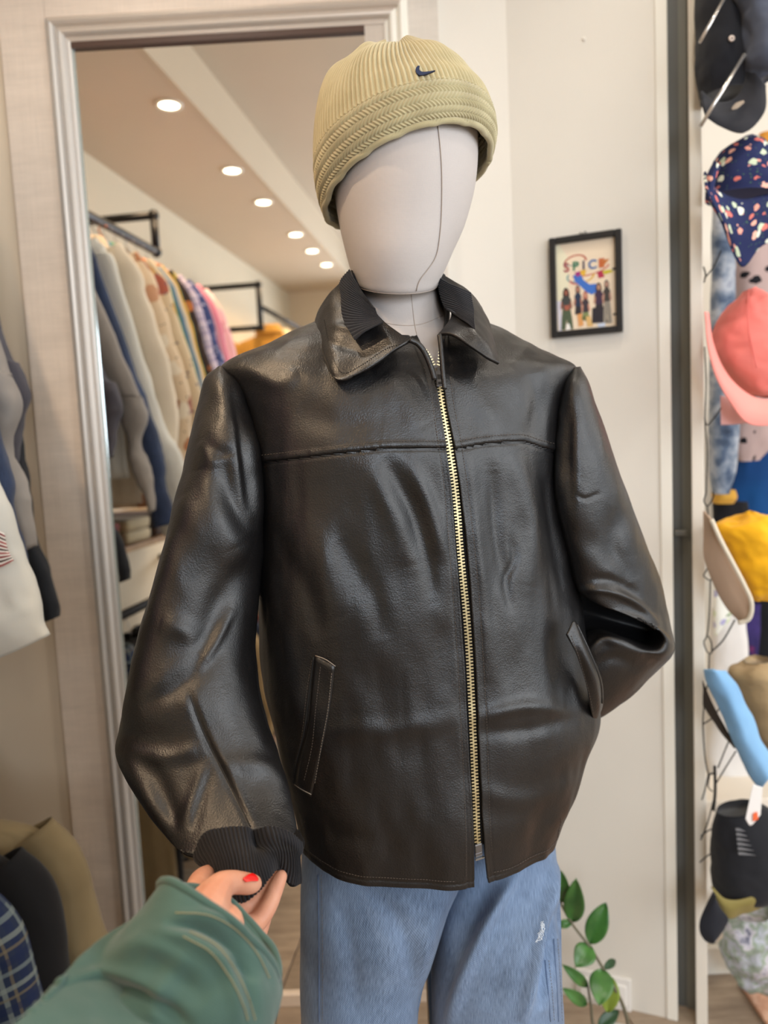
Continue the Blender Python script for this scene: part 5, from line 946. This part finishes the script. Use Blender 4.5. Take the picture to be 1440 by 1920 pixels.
hcrown('crown', [(1322, -110, 1.5, 1400, -110, 1.5, .05, .05, 0), (1312, -40, 1.5, 1392, -40, 1.5, .06, .05, 0), (1308, 60, 1.5, 1392, 60, 1.5, .06, .05, 0), (1308, 130, 1.5, 1398, 130, 1.5, .06, .05, 0), (1316, 185, 1.5, 1402, 180, 1.5, .05, .05, 0)], BC, h)
hpatch('brim', [(1316, 170), (1345, 190), (1375, 185), (1395, 155), (1398, 110)], [(1322, 218), (1350, 236), (1395, 249), (1432, 212), (1436, 160)], m_cloth('charcoal_twill', '2b2b30'), h, 1.45, 1.43, .01)
tubeobj('eyelet', np.array([P(1372+4*math.cos(q), 72+4*math.sin(q), 1.435) for q in np.linspace(0, 6.283, 12)]), .0022, m_plain('eyelet_metal', 'd8c8bc', .4, .5), h, 6)
hpatch('hole_patch', [(1372, 202), (1380, 193), (1394, 188)], [(1373, 206), (1383, 203), (1396, 192)], m_plain('hole_tan', '9a8a78', .8), h, 1.419, 1.419, .001, .001, mid=1, amp=0)  # tan patch standing in for a small hole in the brim
h = empty('bucket_hat', P(1420, 60, 1.44), 'slate grey crumpled sun hat at the top right corner', 'hat', HG_)
hcrown('crown', [(1366, -90, 1.44, 1480, -90, 1.44, .05, .05, 0), (1368, -20, 1.44, 1490, -20, 1.44, .05, .05, 0), (1388, 30, 1.44, 1490, 30, 1.44, .05, .05, 0), (1396, 80, 1.44, 1485, 80, 1.44, .05, .05, 0), (1402, 120, 1.44, 1470, 115, 1.44, .04, .04, 0), (1422, 150, 1.44, 1450, 145, 1.44, .02, .02, 0)], m_cloth('slate_cotton', '565b6a', '454a58'), h, amp=.009)
h = empty('bucket_hat', P(1390, 380, 1.5), 'navy bucket hat with small coral and white flowers', 'hat', HG_)
FL = m_blotch('ditsy_floral', '232a52', ['d9776c', 'e8a090', 'e6ead8', 'd9776c', 'c8d4b8', 'f0b4a0'], 55, .36, detail='4f7a4a')
hcrown('crown', [(1385, 264, 1.5, 1408, 258, 1.5, .02, .02, 0), (1356, 282, 1.5, 1432, 276, 1.5, .05, .05, 0), (1340, 310, 1.5, 1450, 305, 1.5, .065, .06, 0), (1330, 345, 1.5, 1465, 345, 1.5, .07, .06, 0), (1328, 370, 1.5, 1470, 380, 1.5, .07, .06, 0)], FL, h)
hpatch('brim', [(1324, 320), (1342, 352), (1385, 372), (1430, 366), (1475, 350)], [(1326, 374), (1352, 420), (1390, 500), (1428, 462), (1475, 440)], FL, h, 1.44, 1.42, .015); hpatch('brim_edge', [(1338, 300), (1326, 330), (1322, 355)], [(1352, 310), (1340, 345), (1338, 380)], FL, h, 1.43, 1.42, .008, seed=4)
h = empty('baseball_cap', P(1390, 680, 1.5), 'salmon pink cotton cap with long rounded peak', 'cap', HG_); PK = m_cloth('salmon_cotton', 'f0897e', 'e2766e', st=.3)
hcrown('crown', [(1396, 545, 1.5, 1414, 540, 1.5, .015, .02, 0), (1372, 572, 1.5, 1438, 566, 1.5, .05, .05, 0), (1350, 604, 1.5, 1470, 600, 1.5, .065, .06, 0), (1337, 640, 1.5, 1485, 645, 1.5, .07, .06, 0), (1346, 680, 1.5, 1485, 690, 1.5, .065, .06, 0), (1380, 722, 1.5, 1470, 735, 1.5, .045, .05, 0), (1412, 742, 1.5, 1450, 748, 1.5, .02, .03, 0)], PK, h, amp=.006)
hpatch('peak', [(1330, 586), (1338, 640), (1358, 692), (1392, 730), (1428, 748), (1480, 745)], [(1321, 584), (1326, 645), (1342, 705), (1372, 758), (1408, 796), (1480, 795)], m_cloth('salmon_peak', 'f79a90', st=.3), h, 1.45, 1.43, .008, .004, amp=.0006)
tubeobj('seam', cr(np.array([P(*p) for p in ((1404, 542, 1.475), (1402, 575, 1.445), (1404, 620, 1.43), (1418, 690, 1.43))]), 20), .0012, m_plain('salmon_seam', 'd96a62', .8), h, 5)
tg = tag(hpatch('price_tag', [(1351, 742), (1375, 745), (1400, 748)], [(1352, 797), (1378, 796), (1403, 793)], m_plain('pink_card', 'd8a8a4', .6), None, 1.49, 1.49, 0, .001, mid=1, amp=0), 'pale pink swing tag hanging behind the salmon cap', 'tag')
h = empty('baseball_cap', P(1400, 1050, 1.5), 'bright yellow cap with cream edged peak showing its underside', 'cap', HG_); YE = m_cloth('yellow_cotton', 'f2b51e', 'e0a010', st=.3)
hcrown('crown', [(1396, 962, 1.5, 1416, 957, 1.5, .015, .02, 0), (1364, 976, 1.5, 1450, 968, 1.5, .05, .05, 0), (1344, 990, 1.5, 1480, 1000, 1.5, .065, .06, 0), (1356, 1030, 1.5, 1490, 1040, 1.5, .065, .06, 0), (1378, 1074, 1.5, 1490, 1080, 1.5, .055, .06, 0), (1400, 1112, 1.5, 1480, 1110, 1.5, .04, .05, 0), (1412, 1126, 1.5, 1470, 1120, 1.5, .02, .03, 0)], YE, h, amp=.008)
hpatch('peak_underside', [(1318, 958), (1319, 1000), (1320, 1045), (1338, 1097), (1362, 1140), (1384, 1164)], [(1332, 974), (1348, 1010), (1368, 1050), (1390, 1092), (1406, 1128), (1404, 1158)], m_cloth('beige_underside', 'bda189'), h, 1.47, 1.44, .006, .003, amp=.0008)
tubeobj('peak_edge', cr(np.array([P(*p) for p in ((1334, 974, 1.435), (1350, 1010, 1.43), (1372, 1052, 1.425), (1394, 1094, 1.425), (1409, 1130, 1.43), (1404, 1160, 1.44), (1384, 1168, 1.45))]), 30), .0045, m_cloth('cream_piping', 'e2d8c4'), h, 8)
h = empty('baseball_cap', P(1400, 1350, 1.5), 'khaki cap with light blue peak at the right edge', 'cap', HG_)
hcrown('crown', [(1396, 1240, 1.5, 1440, 1232, 1.5, .03, .03, 0), (1368, 1260, 1.5, 1480, 1258, 1.5, .06, .05, 0), (1386, 1300, 1.5, 1490, 1300, 1.5, .065, .06, 0), (1404, 1345, 1.5, 1500, 1345, 1.5, .06, .06, 0), (1422, 1390, 1.5, 1500, 1390, 1.5, .05, .05, 0), (1440, 1420, 1.5, 1490, 1420, 1.5, .02, .03, 0)], m_cloth('khaki_twill', 'b39b76', '9c8562'), h, amp=.005)
hpatch('peak', [(1318, 1256), (1330, 1294), (1352, 1340), (1378, 1400), (1404, 1452), (1424, 1484)], [(1362, 1257), (1388, 1292), (1408, 1335), (1424, 1378), (1442, 1410), (1458, 1440)], m_cloth('sky_blue_cotton', '86b4dc', '78a6d0'), h, 1.43, 1.42, .02, .004, amp=.003)
hpatch('peak_underside', [(1318, 1276), (1336, 1318), (1358, 1360), (1382, 1402)], [(1318, 1322), (1332, 1344), (1352, 1374), (1376, 1404)], m_cloth('dark_brown_underside', '3a3028'), h, 1.445, 1.46, .004, .003)
h = empty('baseball_cap', P(1400, 1600, 1.5), 'black cap with olive band and faded white print, lower right', 'cap', HG_)
hcrown('crown', [(1348, 1524, 1.5, 1420, 1506, 1.5, .03, .03, 0), (1339, 1556, 1.5, 1480, 1540, 1.5, .06, .05, 0), (1336, 1600, 1.5, 1490, 1590, 1.5, .068, .06, 0), (1337, 1640, 1.5, 1490, 1630, 1.5, .068, .06, 0), (1342, 1672, 1.5, 1480, 1660, 1.5, .06, .06, 0), (1364, 1686, 1.5, 1440, 1684, 1.5, .03, .04, 0)], m_cloth('black_cap_cotton', '222328'), h)
hpatch('band', [(1335, 1662), (1362, 1686), (1400, 1684), (1470, 1650)], [(1340, 1686), (1366, 1722), (1402, 1712), (1475, 1684)], m_cloth('olive_satin', '8c8048', rough=.5), h, 1.44, 1.45, .006)
hpatch('peak', [(1336, 1672), (1322, 1700), (1312, 1726), (1312, 1748), (1322, 1764), (1336, 1770)], [(1345, 1690), (1352, 1704), (1366, 1722), (1362, 1736), (1352, 1752), (1340, 1768)], m_cloth('black_peak', '23252d'), h, 1.43, 1.42, .008, .004, amp=.0006)
for k in range(6): hpatch('print_mark', [(1379+k, 1553+k*9), (1386+k, 1553+k*9)], [(1380+k, 1558+k*9), (1398+k*4, 1559+k*9)], m_plain('faded_print_%d' % k, '6d6d70', .7), h, 1.429, 1.429, 0, .0006, mid=1, amp=0)
t2 = empty('swing_tag', P(1410, 1500, 1.42), 'white swing tag with an orange mark hanging over the black cap', 'tag')
hpatch('card', [(1412, 1470), (1420, 1473), (1430, 1476)], [(1398, 1536), (1408, 1548), (1426, 1528)], m_plain('white_card', 'ece8e4', .5), t2, 1.415, 1.415, 0, .001, mid=1, amp=0); hpatch('orange_mark', [(1412, 1526), (1420, 1522)], [(1412, 1541), (1422, 1536)], m_plain('orange_ink', 'ee6a3a', .5), t2, 1.412, 1.412, 0, .0005, mid=1, amp=0)
g = tag(hcrown('fabric_bag', [(1372, 1712, 1.6, 1460, 1700, 1.6, .04, .04, 0), (1352, 1745, 1.6, 1480, 1740, 1.6, .06, .05, 0), (1358, 1785, 1.6, 1480, 1780, 1.6, .06, .05, 0), (1372, 1822, 1.6, 1470, 1815, 1.6, .05, .05, 0), (1396, 1852, 1.6, 1450, 1850, 1.6, .03, .03, 0), (1408, 1868, 1.6, 1430, 1868, 1.6, .01, .01, 0)], m_tie('tie_print', ['5c6472', '93a08c', 'b9bcc8', '8c9a86', 'c8c4cc', '4a5068'], 16), None, amp=.012), 'crumpled grey green tie-dyed cloth bag hanging under the black cap', 'bag')
# ---- clothes hanging behind the net
def cloth(name, S, mat, label, cat='garment', amp=.008, seed=0):
    G = loft(S, 60, np.linspace(0, 2*np.pi, 60, endpoint=False), 2.4); N = outward(G); G = G+N*(fbm(G*np.array([14, 14, 5])+seed, 3)*amp)[..., None]; o = grid(name, G, mat, None, cu=True, flip=orient(G, outward(G)), capA=True, capB=True); return tag(o, label, cat, 'clothes hanging behind the hats')
cloth('jeans_jacket', [(1338, 380, 1.95, 1352, 380, 1.95, .02, .02, 0), (1336, 460, 1.95, 1366, 460, 1.95, .03, .03, 0), (1336, 525, 1.95, 1378, 525, 1.95, .03, .03, 0), (1336, 700, 1.95, 1376, 700, 1.95, .03, .03, 0), (1336, 860, 1.95, 1380, 860, 1.95, .03, .03, 0), (1338, 925, 1.95, 1366, 925, 1.95, .02, .02, 0)], m_tie('acid_wash', ['2f3a4c', '4c5a70', '7c8694', 'a8acb4', '56627a'], 14), 'acid washed grey blue denim jacket sleeve left of the salmon cap', 'jacket')
cloth('dotted_top', [(1376, 450, 2.0, 1500, 450, 2.0, .03, .03, 0), (1374, 560, 2.0, 1500, 560, 2.0, .04, .04, 0), (1380, 700, 2.0, 1480, 700, 2.0, .04, .04, 0), (1378, 800, 2.0, 1460, 800, 2.0, .04, .04, 0), (1376, 840, 2.0, 1440, 840, 2.0, .03, .03, 0), (1384, 866, 2.0, 1424, 864, 2.0, .02, .02, 0)], m_blotch('dalmatian', 'b09a96', ['14141a', '14141a'], 26, .26), 'mauve grey top with black spots behind the salmon cap', 'top')
cloth('blue_top', [(1374, 760, 2.1, 1520, 760, 2.1, .03, .03, 0), (1370, 880, 2.1, 1520, 880, 2.1, .04, .04, 0), (1374, 960, 2.1, 1520, 960, 2.1, .04, .04, 0), (1384, 1010, 2.1, 1520, 1010, 2.1, .03, .03, 0)], m_cloth('royal_blue', '0f4c86', '0a3a70'), 'royal blue top between the salmon and yellow caps', 'top')
cloth('yellow_top', [(1336, 918, 2.0, 1378, 918, 2.0, .02, .02, 0), (1336, 932, 2.0, 1380, 932, 2.0, .03, .03, 0), (1338, 944, 2.0, 1374, 944, 2.0, .02, .02, 0)], m_cloth('mustard_band', 'c8983c'), 'small mustard cloth strip above the yellow cap', 'cloth', .002)
cloth('black_top', [(1336, 940, 2.05, 1400, 940, 2.05, .03, .03, 0), (1338, 1040, 2.05, 1420, 1040, 2.05, .03, .03, 0), (1380, 1150, 2.05, 1500, 1150, 2.05, .03, .03, 0), (1385, 1290, 2.05, 1500, 1290, 2.05, .03, .03, 0)], m_cloth('black_cloth', '0e0e14'), 'black garment behind the yellow cap', 'garment')
cloth('purple_top', [(1388, 1130, 2.0, 1426, 1130, 2.0, .02, .02, 0), (1388, 1200, 2.0, 1424, 1200, 2.0, .02, .02, 0), (1390, 1270, 2.0, 1420, 1270, 2.0, .02, .02, 0)], m_tie('purple_pink', ['32285c', '3c3068', '2a2450', 'a02c5c'], 8), 'purple garment with a pink streak under the yellow cap', 'garment')
cloth('white_top', [(1338, 1140, 1.9, 1388, 1150, 1.9, .02, .02, 0), (1336, 1200, 1.9, 1392, 1200, 1.9, .03, .03, 0), (1332, 1260, 1.9, 1398, 1260, 1.9, .03, .03, 0), (1326, 1400, 1.9, 1420, 1400, 1.9, .04, .04, 0), (1334, 1470, 1.9, 1440, 1470, 1.9, .04, .04, 0), (1344, 1500, 1.9, 1445, 1500, 1.9, .03, .03, 0)], m_cloth('white_jersey', 'e2deda'), 'white top hanging between the yellow and khaki caps', 'top')
cloth('printed_scarf', [(1336, 1080, 1.86, 1356, 1090, 1.86, .012, .012, 0), (1338, 1130, 1.86, 1374, 1130, 1.86, .015, .015, 0), (1338, 1165, 1.86, 1368, 1160, 1.86, .015, .015, 0), (1338, 1190, 1.86, 1346, 1186, 1.86, .01, .01, 0)], m_blotch('scarf_print', 'e4e4dc', ['8a9a78', 'a8a4c8', 'c8d4a8'], 50, .45), 'pale scarf with green and lilac print under the yellow peak', 'scarf', .004)
cloth('orange_top', [(1424, 250, 2.0, 1500, 250, 2.0, .02, .02, 0), (1428, 290, 2.0, 1500, 290, 2.0, .02, .02, 0), (1436, 320, 2.0, 1500, 320, 2.0, .02, .02, 0)], m_cloth('amber', 'e8a040'), 'amber yellow garment at the right edge above the floral hat', 'garment')
# ---- cord net and rods
nt = empty('cord_net', P(1330, 1100, 1.47), 'black knotted cord net on which the hats hang', 'net'); CD = m_plain('black_cord', '24221f', .8)
def cord(pts, r=.0014, Y=1.475): tubeobj('cord', cr(np.array([P(x, y, Y) for x, y in pts]), 6*len(pts)), r, CD, nt, 6)
cord([(1319, 500), (1323, 515), (1320, 530)]); cord([(1321, 522), (1338, 500), (1352, 470)]); cord([(1321, 650), (1324, 720), (1322, 790), (1326, 850), (1324, 925)], .0012)
cord([(1321, 783), (1326, 797), (1340, 782), (1352, 765)]); cord([(1324, 925), (1320, 940), (1328, 948), (1338, 930), (1336, 922)]); cord([(1326, 948), (1330, 1000), (1327, 1060), (1324, 1070), (1320, 1080), (1332, 1088), (1336, 1076), (1328, 1066)])
cord([(1328, 1066), (1340, 1050), (1352, 1034)]); cord([(1336, 1086), (1348, 1070), (1360, 1050)]); cord([(1332, 1088), (1330, 1150), (1326, 1190), (1320, 1204), (1326, 1222), (1334, 1224), (1334, 1206), (1328, 1192)]); cord([(1334, 1222), (1356, 1200), (1378, 1162)], .0016)
cord([(1330, 1224), (1328, 1270), (1322, 1310), (1318, 1356), (1322, 1420), (1328, 1452)]); cord([(1318, 1358), (1338, 1344), (1352, 1322)]); cord([(1346, 1440), (1358, 1410), (1368, 1386)]); cord([(1342, 1470), (1360, 1440), (1380, 1408)])
cord([(1340, 1436), (1341, 1480), (1338, 1520)], .003); cord([(1328, 1452), (1322, 1480), (1316, 1500)]); cord([(1328, 1452), (1338, 1450)], .002); cord([(1330, 1454), (1328, 1475), (1336, 1484)]); cord([(1338, 1500), (1326, 1545), (1314, 1575)]); cord([(1338, 1552), (1324, 1560), (1314, 1568)]); cord([(1336, 1598), (1322, 1608), (1312, 1617)])
ST = m_plain('steel_rod', 'c8c4c0', .25, .9)
tag(tubeobj('steel_rod', np.array([P(1314, 236, 1.40), P(1396, 102, 1.40)]), .0034, ST), 'slanting steel rod crossing the black hat, lower of two', 'rod'); tag(tubeobj('steel_rod', np.array([P(1312, 80, 1.40), P(1362, -10, 1.40)]), .0030, ST), 'slanting steel rod at the very top, upper of two', 'rod')
q = P(1390, 1915, 2.0); tag(bx('rug', None, (.80, 1.30, .001), (1.45, 1.68, .014), m_tie('peach_pile', ['e0b498', 'c99a80', 'e8c4ac'], 30), None, .004), 'peach coloured rug on the floor at the bottom right corner', 'rug')
bpy.context.view_layer.update()
